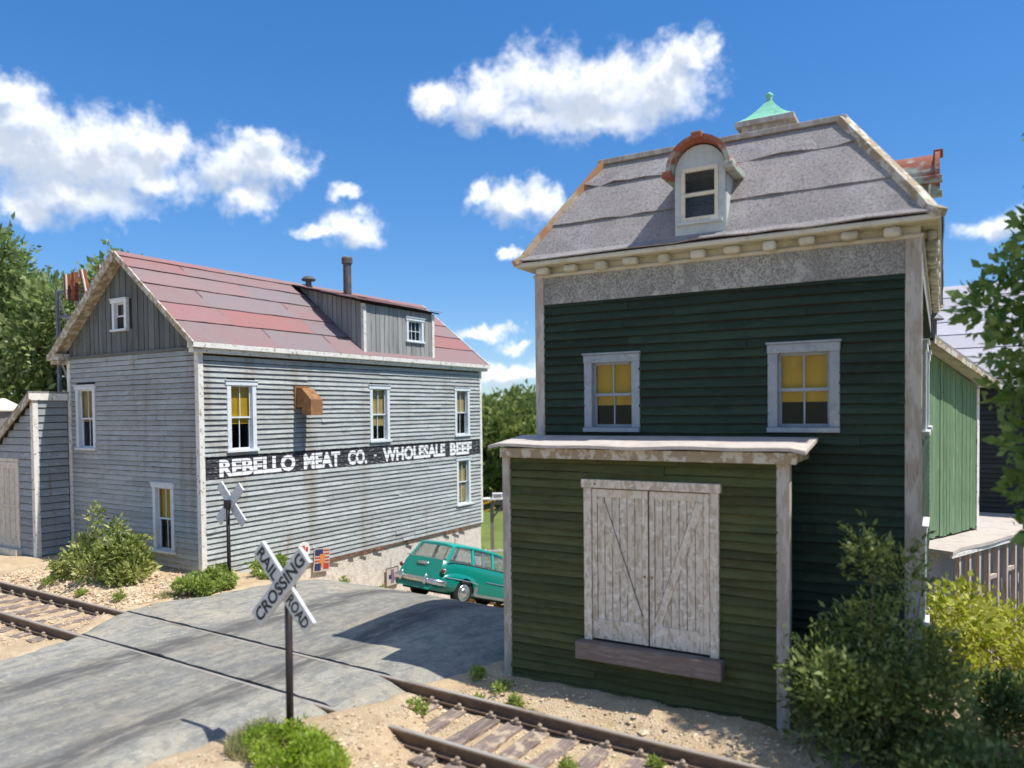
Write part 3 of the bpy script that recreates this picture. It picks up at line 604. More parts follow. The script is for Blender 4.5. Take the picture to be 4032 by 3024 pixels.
# gravel and pebbles
def stones(name, n, region, size, mat, label, seed):
    rs = np.random.RandomState(seed); V = []; F = []
    base = np.array([(1,0,0),(-1,0,0),(0,1,0),(0,-1,0),(0,0,1),(0,0,-1)], float)
    fs = [(0,2,4),(2,1,4),(1,3,4),(3,0,4),(2,0,5),(1,2,5),(3,1,5),(0,3,5)]
    while n > 0:
        x, y = region(rs)
        xl, xr = lin(RXL, y), lin(RXR, y)
        if xl-.02 < x < xr+.02 and y < 17 and rs.rand() > .012: continue
        if abs(y-RN) < .05 or abs(y-RF) < .05: continue
        n -= 1; s = size*rs.lognormal(0, .45)
        b = base*(rs.uniform(.6, 1.25, (6, 1)))*s*np.array((1, 1, .7)); th = rs.rand()*6.28; cth, sth = math.cos(th), math.sin(th)
        b = np.stack([b[:, 0]*cth-b[:, 1]*sth+b[:, 2]*.3, b[:, 0]*sth+b[:, 1]*cth, b[:, 2]], 1)
        o = len(V); zz = ground_z(x, y)+s*.25
        if xl < x < xr: zz = road_z(x, y)+s*.2
        V += [(p[0]+x, p[1]+y, p[2]+zz) for p in b]; F += [tuple(i+o for i in f) for f in fs]
    mb = MB(); mb.V = V; mb.F = F
    return tag(obj(name, mb, mat), label, 'gravel', kind='stuff')
M['pebble'] = MAT('tan pebble', (.60, .45, .29), .95, [((.74, .61, .43), 14, .5, .6, ISO, .8, 1), ((.34, .23, .15), 17, .55, .62, ISO, .8, 1), ((.42, .36, .31), 11, .6, .66, ISO, .7, 1)])
stones('gravel', 5200, lambda r: (r.uniform(-15, -10.1), 6.05+abs(r.normal(0, .75))), .018, 'pebble', 'loose tan stones on the bank beside the grey warehouse', 1)
stones('track_gravel', 6000, lambda r: (r.uniform(-15, -10.2) if r.rand() < .35 else r.uniform(-5.6, 0), r.uniform(4.3, 6.5)), .012, 'pebble', 'loose tan gravel between and around the sleepers', 2)
stones('yard_gravel', 6000, lambda r: (r.uniform(-5.6, .5), r.uniform(3.2, 7.2)), .009, 'pebble', 'fine tan grit on the sandy yard by the green shed', 3)

# ================================================================== grey clapboard warehouse (left)
LW = thing('clapboard_warehouse', 'long grey clapboard warehouse with red roof and white lettering on a black band', 'building', (-11.76, 8.097, 0), .0189)
LY, LX, ZB, ZE = 8.75, -4.2, -.285, 3.92
XU, XN = (0, 1, 0), (1, 0, 0)                           # long side: along +Y, facing +X
GU, GN = (1, 0, 0), (0, -1, 0)                          # gable: along X, facing -Y
O0 = (0, 0, 0)
winA = [(.555, 1.20, 2.08, 3.40, 'blind', .60), (4.32, 4.98, 2.10, 3.40, 'blind_tan', .72), (7.53, 8.19, 2.12, 3.41, 'blind_tan', .5), (7.57, 8.20, .29, 1.575, 'blind_tan', .95)]
winG = [(-3.92, -3.23, 2.09, 3.39, 'blind_tan', .55), (-1.39, -.76, .25, 1.54, 'blind', .52)]
hA = [hole_of(*w[:4]) for w in winA]; hG = [hole_of(*w[:4]) for w in winG]
wa = wall_holes('long_wall', LW, 'gap', O0, XU, XN, 0, LY, ZB, ZE, hA)
wg = wall_holes('gable_wall', LW, 'gap', O0, GU, GN, LX, -.1, ZB, ZE, hG)
obj('rear_wall', MB().box(LX, -.1, LY-.1, LY, ZB, ZE), 'gray_clap', LW); obj('far_wall', MB().box(LX, LX+.1, .1, LY-.1, ZB, ZE), 'gray_clap', LW)
PA = .0955
clapboards(wa, O0, XU, XN, .055, LY-.05, ZB, ZE-.09, PA, [(w[0]+.01, w[1]-.01, w[2]+.01, w[3]-.01) for w in winA], 'gray_sign', 3.4, .030, .009, 11, .10, calm=((1.56, 1.97),), gap=.012)
clapboards(wg, O0, GU, GN, LX+.06, -.055, ZB, ZE+.04, PA, [(w[0]+.01, w[1]-.01, w[2]+.01, w[3]-.01) for w in winG], 'gray_clap', 2.4, .026, .007, 12, .08, gap=.009)
for w in winA: window(LW, O0, XU, XN, *w[:4], 'white_trim', blind=w[4], bfrac=w[5])
for w in winG: window(LW, O0, GU, GN, *w[:4], 'white_trim', blind=w[4], bfrac=w[5])
# corner boards
def cornerboard(p, *b, mat='peel'): return obj('corner_board', MB().box(*b), mat, p, bevel=.006)
cornerboard(LW, -.075, .032, -.032, .075, ZB, ZE-.02); cornerboard(LW, LX-.03, LX+.08, -.03, .07, -.1, ZE-.02); cornerboard(LW, -.07, .030, LY-.07, LY+.03, ZB, ZE-.02)
# foundation
f = obj('foundation', MB().box(LX+.02, -.02, .02, LY-.02, -3.3, ZB-.002), 'stone', LW)
obj('sill_board', MB().box(-.05, .026, 1.2, LY+.02, ZB-.03, ZB+.012), 'rustline', LW)
rg = random.Random(4)
for k in range(8):                                       # broken bits of the rotten sill
    y = rg.uniform(2.6, 8.4); obj('loose_sill_piece', MB().bar((.03, y, ZB-.03), (.05+rg.uniform(0, .03), y+rg.uniform(.12, .35), ZB-.05+rg.uniform(-.03, .02)), .02, .05), 'rustline', f)
# roof
RX, RZ, EX, EZ = -2.15, 5.86, .14, 4.025
Y0, Y1 = -.20, LY+.20
roof = obj('roof', MB().prism([(EX, EZ), (RX, RZ), (2*RX-EX, EZ), (2*RX-EX, EZ-.06), (RX, RZ-.07), (EX, EZ-.06)], 'y', Y0, Y1), 'gap', LW, fix=True)
sl = Vector((EX-RX, 0, EZ-RZ)); SLN = sl.length; sd_ = sl/SLN; nrm = Vector((-sd_.z, 0, sd_.x)); nrm = nrm if nrm.z > 0 else -nrm
def sheet(par, y0, y1, s0, s1, mat, side=1, lift=.018, seed=0, name='roofing_sheet', trim0=None):
    rg = random.Random(seed); n = max(2, int((y1-y0)/.3)); V = []; F = []
    for i in range(n+1):
        y = y0+(y1-y0)*i/n
        for (s, h) in ((s0, .006), ((s0+s1)/2, .012), (s1, lift)):
            jj = rg.uniform(-.004, .007) if s == s1 else 0; ss = s+(rg.uniform(-.008, .008) if s == s1 else 0)
            for top in (1, 0):
                p = Vector((RX, y, RZ))+sd_*ss+nrm*(h+jj-(0 if top else .012))
                if side < 0: p.x = 2*RX-p.x
                V.append(p)
    for i in range(n):
        a, b = 6*i, 6*i+6
        F += [(a, b, b+2, a+2), (a+2, b+2, b+4, a+4), (a+1, a+3, b+3, b+1), (a+3, a+5, b+5, b+3), (a+4, b+4, b+5, a+5), (a, a+1, b+1, b)]
    F += [(0, 2, 3, 1), (2, 4, 5, 3), (6*n, 6*n+1, 6*n+3, 6*n+2), (6*n+2, 6*n+3, 6*n+5, 6*n+4)]
    mb = MB(); mb.add(V, F); return obj(name, mb, mat, par, fix=True)
cs = [0, .20, .58, 1.10, 1.70, 2.28, SLN+.02]
mats = ['red_a', 'red_b', 'red_c', 'red_d']
layout = [[(Y0, 2.1, 0), (2.1, 5.4, 1), (5.4, Y1, 0)], [(Y0, 1.05, 0), (1.05, 3.9, 1), (6.75, Y1, 1)], [(Y0, 2.2, 1), (2.2, 4.05, 2), (6.75, Y1, 0)],
          [(Y0, .9, 1), (.9, 3.0, 2), (3.0, 4.2, 1), (6.75, Y1, 1)], [(Y0, 1.0, 0), (1.0, 3.1, 3), (3.1, 4.2, 2), (6.75, Y1, 3)], [(Y0, 1.7, 1), (1.7, 3.3, 2), (3.3, Y1, 1)]]
for k, rw in enumerate(layout):
    for j, (a, b, c) in enumerate(rw):
        sheet(roof, a-.03*(k % 2), b+.012, cs[k]-.06 if k else 0, cs[k+1], mats[c], seed=k*10+j, lift=.028)
for k in range(5): sheet(roof, Y0, Y1, SLN*k/5, SLN*(k+1)/5+.02, mats[k % 3], -1, seed=90+k)
# eave mouldings, rake boards
def lay(name, parts, mat, par, bev=.006):
    mb = MB()
    for p in parts: mb.box(*p)
    return obj(name, mb, mat, par, bevel=bev)
lay('eave_moulding', [(.0, .185, Y0-.02, Y1+.02, EZ-.085, EZ+.005), (.0, .125, Y0+.01, Y1-.01, EZ-.165, EZ-.087)], 'peel', LW)
lay('eave_return', [(2*RX-EX-.16, 2*RX-EX+.30, Y0-.03, .02, EZ-.12, EZ+.01), (2*RX-EX-.08, 2*RX-EX+.24, Y0, .0, EZ-.20, EZ-.122)], 'peel_brown', LW)
lay('far_eave_moulding', [(2*RX-EX-.05, LX, .03, Y1, EZ-.09, EZ-.02)], 'peel', LW)
for s in (-1, 1):
    e = Vector((EX+.02 if s > 0 else 2*RX-EX-.02, Y0-.015, EZ-.035)); p = Vector((RX, Y0-.015, RZ-.05))
    obj('rake_board', MB().bar(e, p, .035, .17 if s < 0 else .10, up=(0, -1, 0) if False else (0, 0, 1)), 'peel_brown', LW, bevel=.005)
    obj('rake_soffit', MB().bar(e+Vector((0, .11, -.07)), p+Vector((0, .11, -.07)), .2, .02), 'peel_brown', LW)
    e2 = Vector((e.x, Y1, e.z)); p2 = Vector((p.x, Y1, p.z)); obj('rear_rake_board', MB().bar(e2, p2, .03, .12), 'peel', LW)
# gable boards
gab = obj('gable_backing', MB().prism([(LX, ZE), (0, ZE), (RX, RZ-.1)], 'y', .02, .06), 'gap', LW, fix=True)
x = LX+.02; rg = random.Random(8)
while x < -.03:
    w = rg.uniform(.13, .19); x1 = min(x+w, -.02)
    def top(xx): return RZ-.12-abs(xx-RX)*(RZ-EZ)/(EX-RX)
    att = (-2.54, -2.07, 4.39, 5.0)
    z0 = ZE+.055+rg.uniform(-.012, .012); n = rg.uniform(-.012, -.002)
    pcs = [(z0, None)] if x1 < att[0]+.03 or x > att[1]-.03 else [(z0, att[2]+.02), (att[3]-.02, None)]
    for a, b in pcs:
        t0, t1 = (top(x), top(x1)) if b is None else (b, b)
        if t0 < a+.02 and t1 < a+.02: continue
        q = [(x+.009, n, a), (x1-.009, n, a), (x1-.009, .02, a), (x+.009, .02, a), (x+.009, n, max(t0, a+.01)), (x1-.009, n, max(t1, a+.01)), (x1-.009, .02, max(t1, a+.01)), (x+.009, .02, max(t0, a+.01))]
        obj('gable_board', MB().hexa(q), 'dark_batten', gab)
    x = x1
obj('gable_backing_void', MB().box(-2.5, -2.1, .1, .12, 4.4, 5.0), 'room', gab)
window(LW, (0, -.012, 0), GU, GN, -2.54, -2.07, 4.38, 5.0, 'white_trim', cw=.075, blind=None)
obj('drip_board', MB().box(LX, -.03, -.05, .0, ZE+.02, ZE+.052), 'dark_batten', LW)
# shed dormer
DY0, DY1, DZ0, DZT = 4.13, 6.66, 4.0, 5.28
dz_roof = lambda xx: 5.235+(xx-.14)*(5.80-5.235)/(RX-.14)
rz_main = lambda xx: EZ+(xx-EX)*(RZ-EZ)/(RX-EX)
dw = (5.60, 6.24, 4.44, 5.04)
dfr = wall_holes('dormer_wall', LW, 'gap', (.03, 0, 0), XU, XN, DY0, DY1, DZ0, DZT-.09, [hole_of(*dw, .07)], .05)
y = DY0+.07; rg = random.Random(6)
while y < DY1-.08:
    w = rg.uniform(.13, .19); y1 = min(y+w, DY1-.07); n = rg.uniform(.006, .016)
    segs = [(DZ0+.005, DZT-.085)] if y1 < dw[0]+.02 or y > dw[1]-.02 else [(DZ0+.005, dw[2]+.02), (dw[3]-.02, DZT-.085)]
    for a, b in segs: obj('dormer_board', MB().fbox((.03, 0, 0), XU, XN, y+.007, y1-.007, 0, n, a, b), 'gray_batten', dfr)
    y = y1
window(LW, (.03, 0, 0), XU, XN, *dw, 'white_trim', cw=.07, cols=3, rows=2, hung=False, blind=None, out=.03)
for yy in (DY0, DY1-.075): obj('dormer_corner_board', MB().box(-.02, .062, yy-.012, yy+.075, DZ0-.02, DZT-.08), 'peel', LW, bevel=.005)
for side, yy in ((-1, DY0+.012), (1, DY1-.012)):
    ck = obj('dormer_cheek', MB().prism([(.0, rz_main(0)-.1), (.0, dz_roof(0)-.02), (RX+.3, dz_roof(RX+.3)-.02), (RX+.3, rz_main(RX+.3)-.15)], 'y', yy-.01, yy+.01), 'gap', LW, fix=True)
    x = -.02; rg = random.Random(9)
    while x > RX+.12:
        x1 = x-rg.uniform(.13, .17); t0, t1, b0, b1 = dz_roof(x)-.03, dz_roof(x1)-.03, rz_main(x)+.012, rz_main(x1)+.012
        if t1 > b1+.01:
            ya, yb = sorted((yy+side*.011, yy+side*(.011+rg.uniform(.006, .014))))
            obj('cheek_board', MB().hexa([(x1+.008, ya, b1), (x-.008, ya, b0), (x-.008, yb, b0), (x1+.008, yb, b1), (x1+.008, ya, t1), (x-.008, ya, t0), (x-.008, yb, t0), (x1+.008, yb, t1)]), 'gray_batten', ck)
        x = x1
drf = obj('dormer_roof', MB().hexa([(.13, DY0-.30, dz_roof(.15)-.03), (.13, DY1+.12, dz_roof(.15)-.03), (RX, DY1+.10, 5.80-.03), (RX, DY0-.12, 5.80-.03), (.13, DY0-.30, dz_roof(.15)), (.13, DY1+.12, dz_roof(.15)), (RX, DY1+.10, 5.80), (RX, DY0-.12, 5.80)]), 'gap', LW, fix=True)
rg = random.Random(2)
for k in range(4):
    x0, x1 = .17+(RX-.17)*k/4, .17+(RX-.17)*(k+1)/4
    for j in range(2):
        a0 = DY0-.36+.06*k; a1 = DY1+.18; mid = 5.3+rg.uniform(-.5, .5)
        ya, yb = (a0, mid) if j == 0 else (mid+.004, a1)
        h = .004+.004*(j % 2)
        obj('dormer_roofing_sheet', MB().hexa([(x0+.01, ya, dz_roof(x0)+h+.012), (x0+.01, yb, dz_roof(x0)+h+.012), (x1, yb, dz_roof(x1)+h), (x1, ya, dz_roof(x1)+h), (x0+.01, ya, dz_roof(x0)+h+.026), (x0+.01, yb, dz_roof(x0)+h+.026), (x1, yb, dz_roof(x1)+h+.010), (x1, ya, dz_roof(x1)+h+.010)]), rg.choice(['red_a', 'red_b', 'red_b']), drf, fix=True)
# pipes
pp = obj('stovepipe', MB().lathe([(.098, dz_roof(-1.45)-.05), (.098, 6.40), (.10, 6.42)], (-1.45, 5.2, 0), 16), 'iron', LW, smooth=False)
obj('pipe_cap', MB().lathe([(.10, 6.38), (.128, 6.39), (.132, 6.52), (.11, 6.55), (.03, 6.57)], (-1.45, 5.2, 0), 16), 'iron', pp)
vp = obj('roof_vent', MB().lathe([(.075, 5.74), (.07, 5.95), (.09, 5.97)], (-2.1, 4.56, 0), 14), 'iron', LW)
obj('vent_cap', MB().lathe([(.155, 5.955), (.17, 5.985), (.13, 6.03), (.05, 6.065), (.01, 6.07)], (-2.1, 4.56, 0), 16), 'iron', vp, smooth=False)
# rusty duct elbow
ye0, ye1 = 2.16, 2.47
prof = [(.0, 3.27), (.20, 3.28), (.46, 3.05), (.46, 2.74), (.21, 2.74), (.21, 2.90), (.0, 2.90)]
mb = MB(); n = len(prof)
for yy in (ye0, ye1): mb.V += [(a, yy, b) for a, b in prof]
mb.F = [(0, 1, 5, 6)[::-1], (1, 2, 3, 4, 5)[::-1], (n, n+1, n+5, n+6), (n+1, n+2, n+3, n+4, n+5)]+[(i, i+1, n+i+1, n+i) for i in range(n-1) if i != 3]
du = obj('duct_elbow', mb, 'rust', LW, fix=True); md = du.modifiers.new('s', 'SOLIDIFY'); md.thickness = .012
obj('duct_flange', MB().box(.02, .055, ye0-.04, ye0-.002, 2.86, 3.31).box(.02, .055, ye1+.002, ye1+.04, 2.86, 3.31).box(.02, .055, ye0-.04, ye1+.04, 3.285, 3.325), 'rust', du)
# painted lettering, following each board
def lettering(word, y0, y1, z0, z1):
    me = text_mesh(word, .045); V = []; F = []
    k0 = int((z0-ZB)/PA); k1 = int((z1-ZB)/PA)
    for k in range(k0, k1+1):
        za, zb = ZB+k*PA, ZB+(k+1)*PA
        bm = bmesh.new(); bm.from_mesh(me)
        for v in bm.verts: v.co = Vector((0, y0+(y1-y0)*v.co.x, z0+(z1-z0)*v.co.y))
        for zc, s in ((za+.006, 1), (zb-.001, -1)):
            g = bm.verts[:]+bm.edges[:]+bm.faces[:]
            bmesh.ops.bisect_plane(bm, geom=g, plane_co=(0, 0, zc), plane_no=(0, 0, -s), clear_outer=True)
        bm.verts.index_update(); o = len(V)
        for v in bm.verts:
            fz = (v.co.z-za)/PA; V.append((.0195+(.0085-.0195)*fz+.0028, v.co.y, v.co.z))
        F += [tuple(o+v.index for v in f.verts) for f in bm.faces]; bm.free()
    bpy.data.meshes.remove(me); mb = MB(); mb.V = V; mb.F = F
    return obj('lettering', mb, 'whiteletter', LW)
for wd, a, b in (('REBELLO', .37, 2.14), ('MEAT', 2.36, 3.38), ('CO.', 3.61, 4.21), ('WHOLESALE', 4.73, 7.10), ('BEEF', 7.305, 8.287)): lettering(wd, a, b, 1.642, 1.962)
mbd = MB().fbox(O0, XU, XN, 4.425, 4.505, .024, .027, 1.79, 1.825); obj('lettering', mbd, 'whiteletter', LW)

# posters pasted on the warehouse wall
Lm = Matrix.Translation((-11.76, 8.097, 0)) @ Matrix.Rotation(.0189, 4, 'Z')
def poster(name, label, y0, y1, z0, z1, patches, tilt=0., n=.034):
    o = thing(name, label, 'poster'); o.matrix_world = Lm @ Matrix.Translation((n, (y0+y1)/2, (z0+z1)/2)) @ Matrix.Rotation(tilt, 4, 'X')
    w, h = (y1-y0)/2, (z1-z0)/2
    obj('paper', MB().box(-.004, 0, -w, w, -h, h), 'paper', o)
    for k, (a, b, c, d, mt) in enumerate(patches):
        obj('print', MB().box(.0005, .0015+.0006*k, -w+2*w*a, -w+2*w*b, -h+2*h*c, -h+2*h*d), mt, o)
    return o
poster('poster', 'poster with red and white stripes and navy corner on the warehouse wall', 2.55, 2.99, -.50, -.02,
       [(.04, .55, .68, .96, 'navy'), (.58, .96, .86, .93, 'redprint'), (.58, .96, .72, .79, 'redprint'), (.04, .96, .56, .63, 'redprint'), (.04, .96, .42, .49, 'redprint'), (.35, .7, .2, .75, 'orangeprint'), (.06, .45, .05, .36, 'navy'), (.62, .96, .1, .36, 'redprint')], -.10, n=.05)
poster('framed_poster', 'small mauve poster in a dark frame low on the foundation', 4.76, 5.20, -1.26, -.82,
       [(.0, 1., .0, .05, 'brown'), (.0, 1., .95, 1., 'brown'), (.0, .06, .05, .95, 'brown'), (.94, 1., .05, .95, 'brown'), (.38, .62, .16, .88, 'mauve'), (.22, .44, .40, .62, 'navy'), (.55, .82, .28, .7, 'mauve')], 0, n=.03)
rs_ = thing('round_sign', 'small round white sign with red figure left of the striped poster', 'sign'); rs_.matrix_world = Lm @ Matrix.Translation((.04, 2.30, .02))
obj('disc', MB().lathe([(.02, -.01), (.16, -.01), (.165, 0), (.16, .006)], (0, 0, 0), 20, 'x'), 'white_plain', rs_)
obj('print', MB().box(.007, .009, -.12, .02, -.08, .09).box(.007, .0095, .04, .10, -.04, .05), 'redprint', rs_)

# ================================================================== lean-to in front of the warehouse's far end
SH = thing('lean_to_shed', 'blue grey lean-to shed with wide boards and cream door at left edge', 'shed', (-11.76, 8.097, 0), .0189)
sx0, sx1, sy0, sy1 = -6.6, -4.235, -.68, -.045
rz = lambda x: 3.24-(sx1+.03-x)*.63
fr = obj('front_wall', MB().prism([(sx0, -.3), (sx1, -.3), (sx1, rz(sx1)-.1), (sx0, rz(sx0)-.1)], 'y', sy0, sy0+.05), 'gap', SH, fix=True)
sw_ = obj('side_wall', MB().box(sx1-.05, sx1, sy0+.05, sy1, -.3, rz(sx1)-.12), 'gap', SH)
clapboards(sw_, (sx1, 0, 0), XU, XN, sy0+.03, sy1, -.3, rz(sx1)-.1, .147, [], 'gray_wide', 3, .026, .004, 21, 0, 'wide_board', gap=.017)
z = -.3; rg = random.Random(3); ddr = (-6.35, -4.83, -.02, 1.86)
while z < 3.1:
    zt = z+.147; xe = sx1-.02
    xl = sx0 if rz(sx0)-.1 > zt else sx1+.03-(3.24-.1-zt)/.63
    if xl < xe-.05:
        runs = [(xl, xe)] if z > ddr[3]-.05 else [(ddr[1]-.03, xe)]+([(xl, ddr[0]+.03)] if xl < ddr[0] else [])
        for a, b in runs:
            V = [(a, sy0, z+.016), (b, sy0, z+.016), (b, sy0-.026-rg.uniform(0, .004), z+.016), (a, sy0-.026, z+.016), (a, sy0, zt), (b, sy0, zt), (b, sy0-.005, zt), (a, sy0-.005, zt)]
            obj('wide_board', MB().hexa(V), 'gray_wide', fr, fix=True)
    z = zt
obj('corner_board', MB().box(sx1-.085, sx1+.028, sy0-.032, sy0+.07, -.3, rz(sx1)-.13), 'peel', SH, bevel=.006)
obj('shed_roof', MB().prism([(sx1+.06, 3.27), (sx0-.1, rz(sx0-.1)), (sx0-.1, rz(sx0-.1)-.03), (sx1+.06, 3.235)], 'y', sy0-.12, 3.5), 'slate', SH, fix=True)
obj('side_fascia', MB().box(sx1+.0, sx1+.06, sy0-.11, sy1, 3.09, 3.23), 'peel', SH, bevel=.006)
obj('rake_board', MB().bar((sx1+.06, sy0-.10, 3.17), (sx0-.1, sy0-.10, rz(sx0-.1)-.065), .035, .14), 'peel_brown', SH, bevel=.005)
obj('rear_body', MB().box(sx0, sx1-.06, .1, 3.3, -.3, rz(sx0)-.1), 'gray_wide', SH)
dr = obj('door', MB().box(ddr[0], ddr[1], sy0-.012, sy0-.002, ddr[2], ddr[3]), 'gap', SH)
for a, b, c, d in ((ddr[0]-.02, ddr[0]+.07, .1, ddr[3]), (ddr[1]-.075, ddr[1], .1, ddr[3]), (ddr[0]-.02, ddr[1], ddr[3]-.0, ddr[3]+.07)): obj('door_casing', MB().box(a, b, sy0-.04, sy0-.003, c, d), 'door_cream', dr, bevel=.004)
x = ddr[0]+.075
while x < ddr[1]-.1:
    x1 = min(x+.21, ddr[1]-.08); obj('plank', MB().box(x+.008, x1-.008, sy0-.026, sy0-.012, .12, ddr[3]-.005), 'door_cream', dr, bevel=.003); x = x1
for z0, z1 in ((.1, .27), (.93, .985), (1.72, 1.85)): obj('rail', MB().box(ddr[0]+.07, ddr[1]-.075, sy0-.036, sy0-.012, z0, z1), 'door_cream', dr, bevel=.003)
obj('threshold', MB().box(ddr[0]-.1, ddr[1]+.05, sy0-.14, sy0-.002, -.04, .095), 'door_cream', SH, bevel=.006)

# ================================================================== dark green mansard house (right)
RH = thing('mansard_house', 'dark green clapboard house with grey mansard roof, round-topped dormer and copper finial', 'house', (-4.266, 7.295, 0), .0558)
HX0, HX1, HD, ZC = -.10, 3.67, 6.5, 4.30
FU, FN = (1, 0, 0), (0, -1, 0); SU, SN = (0, 1, 0), (1, 0, 0)
wR = [(.485, 1.115, 2.555, 3.395, .72), (2.405, 3.042, 2.56, 3.41, .64)]
fw_ = wall_holes('front_wall', RH, 'gap', O0, FU, FN, HX0+.02, HX1-.02, -.3, 4.32, [hole_of(*w[:4], .088) for w in wR], .1)
clapboards(fw_, O0, FU, FN, .0, 3.57, -.05, 3.97, .0925, [(w[0]+.01, w[1]-.01, w[2]+.01, w[3]-.01) for w in wR], 'green_clap', 2.3, .030, .012, 31, .2, gap=.010)
window(RH, O0, FU, FN, *wR[0][:4], 'blue_trim', cw=.088, blind='blind', bfrac=.66, lip=.004)
window(RH, O0, FU, FN, *wR[1][:4], 'blue_trim', cw=.088, blind='blind', bfrac=.66, lip=.004)
obj('left_wall', MB().box(HX0, HX0+.1, .1, HD, -3, 4.32), 'green_clap', RH); obj('rear_wall', MB().box(HX0+.1, HX1, HD-.1, HD, -3, 4.32), 'green_clap', RH)
wS = [(1.0, 1.62, 2.5, 3.45), (2.8, 3.42, 2.5, 3.45), (1.0, 1.62, .6, 1.6)]
sdw = wall_holes('side_wall', RH, 'gap', (HX1, 0, 0), SU, SN, .1, HD-.1, -2.5, 4.32, [hole_of(*w) for w in wS], .1)
clapboards(sdw, (HX1, 0, 0), SU, SN, .07, HD-.08, -.4, 4.0, .0925, [(w[0]+.01, w[1]-.01, w[2]+.01, w[3]-.01) for w in wS], 'green_clap', 5, .022, .005, 33, .05)
for w in wS: window(RH, (HX1, 0, 0), SU, SN, *w, 'white_trim', blind='blind_tan', out=.05)
obj('corner_board', MB().box(HX0-.01, .0, -.034, .08, 2.3, 4.0+.27), 'post', RH, bevel=.006); obj('corner_board', MB().box(3.572, HX1+.034, -.034, .11, -.1, 4.27), 'post', RH, bevel=.006)
obj('frieze', MB().box(.002, 3.570, -.027, .0, 3.965, 4.275), 'frieze', RH, bevel=.004); obj('side_frieze', MB().box(HX1, HX1+.03, .115, HD, 3.965, 4.275), 'frieze', RH)
# cornice
EX0, EX1, EY0, EY1, EZ2 = -.265, 3.845, -.215, HD+.2, 4.43
obj('soffit', MB().box(EX0+.03, EX1-.03, EY0+.03, .02, 4.366, 4.384).box(HX1-.02, EX1-.03, .022, EY1-.03, 4.366, 4.384).box(EX0+.03, HX0+.02, .022, EY1-.03, 4.366, 4.384), 'soffit', RH)
obj('bed_moulding', MB().box(HX0-.02, HX1+.045, -.05, -.002, 4.262, 4.30).box(HX1+.002, HX1+.045, .0, HD, 4.262, 4.30), 'soffit', RH, bevel=.01)
obj('upper_frieze', MB().box(HX0, HX1+.02, -.022, -.001, 4.301, 4.365), 'soffit', RH)
obj('cornice_edge', MB().box(EX0, EX1, EY0, EY0+.04, 4.372, 4.422).box(EX1-.04, EX1, EY0+.042, EY1, 4.372, 4.422).box(EX0, EX0+.04, EY0+.042, EY1, 4.372, 4.422), 'bracket', RH, bevel=.012)
rg = random.Random(5)
def bracket(x0, x1, y0, y1):
    e = rg.uniform(-.014, .018); mb = MB().box(x0-e, x1+rg.uniform(-.012, .016), y0+rg.uniform(0, .03), y1, 4.276+rg.uniform(-.012, .014), 4.365); o = obj('bracket', mb, 'soffit' if rg.random() < .5 else 'bracket', RH, bevel=.03)
for k in range(11):
    x = .03+k*.345+rg.uniform(-.012, .012); bracket(x-.07, x+.07, -.175, -.052)
for k in range(16):
    y = .25+k*.4; bracket(HX1+.05, HX1+.15, y-.075, y+.075)
# mansard
TX0, TX1, TY0, TY1, TZ = .50, 3.00, .52, HD-.52, 5.585
prof = [(0., 4.415), (.10, 4.475), (.22, 4.64), (1., TZ)]       # (inset fraction, z)
def ring(fr, z, out=0.):
    return [Vector((EX0+(TX0-EX0)*fr-out, EY0+(TY0-EY0)*fr-out, z)), Vector((EX1+(TX1-EX1)*fr+out, EY0+(TY0-EY0)*fr-out, z)), Vector((EX1+(TX1-EX1)*fr+out, EY1+(TY1-EY1)*fr+out, z)), Vector((EX0+(TX0-EX0)*fr-out, EY1+(TY1-EY1)*fr+out, z))]
mb = MB()
for f_, z in prof: mb.V += [tuple(v) for v in ring(f_, z)]
for i in range(len(prof)-1):
    for k in range(4): mb.F.append((4*i+k, 4*i+(k+1) % 4, 4*i+4+(k+1) % 4, 4*i+4+k))
mb.F += [(12, 13, 14, 15), (3, 2, 1, 0)]
man = obj('mansard_roof', mb, 'gap', RH)
def fr_z(t):                                            # t along slope -> (inset fraction, z)
    for (a, za), (b, zb), (ta, tb) in zip(prof, prof[1:], ((0, .09), (.09, .24), (.24, 1))):
        if t <= tb: k = (t-ta)/(tb-ta); return a+(b-a)*k, za+(zb-za)*k
    return prof[-1]
def course(side, t0, t1, seed, mat='slate', wav=.006):
    rg = random.Random(seed); ts = [t0, *(x for x in (.09, .24) if t0 < x < t1), (t0+t1)/2, t1]; ts = sorted(set(ts)); n = 16; V = []; F = []
    for j, t in enumerate(ts):
        f_, z = fr_z(t); out = .028-.02*(t-t0)/(t1-t0); R = ring(f_, z+.006, 0); a, b = R[side], R[(side+1) % 4]
        nv = Vector(((0, -1, 0), (1, 0, 0), (0, 1, 0), (-1, 0, 0))[side])*.8+Vector((0, 0, .55)); inset = .018
        for i in range(n+1):
            p = a+(b-a)*(inset+(1-2*inset)*i/n)+nv*(out+(rg.uniform(-wav, wav*1.6) if j == 0 else 0))
            if j == 0: p.z += rg.uniform(-wav, wav)*1.5
            V.append(p)
    m_ = n+1
    for j in range(len(ts)-1):
        for i in range(n): F.append((j*m_+i, j*m_+i+1, (j+1)*m_+i+1, (j+1)*m_+i))
    mb = MB(); mb.add(V, F); o = obj('roofing_course', mb, mat, man, fix=False); md = o.modifiers.new('s', 'SOLIDIFY'); md.thickness = .014; md.offset = -1; return o
for sd2 in range(4):
    for k, (a, b) in enumerate(((0., .42), (.39, .78), (.755, .985))): course(sd2, a, b, sd2*7+k, wav=.006 if k < 2 else .011)
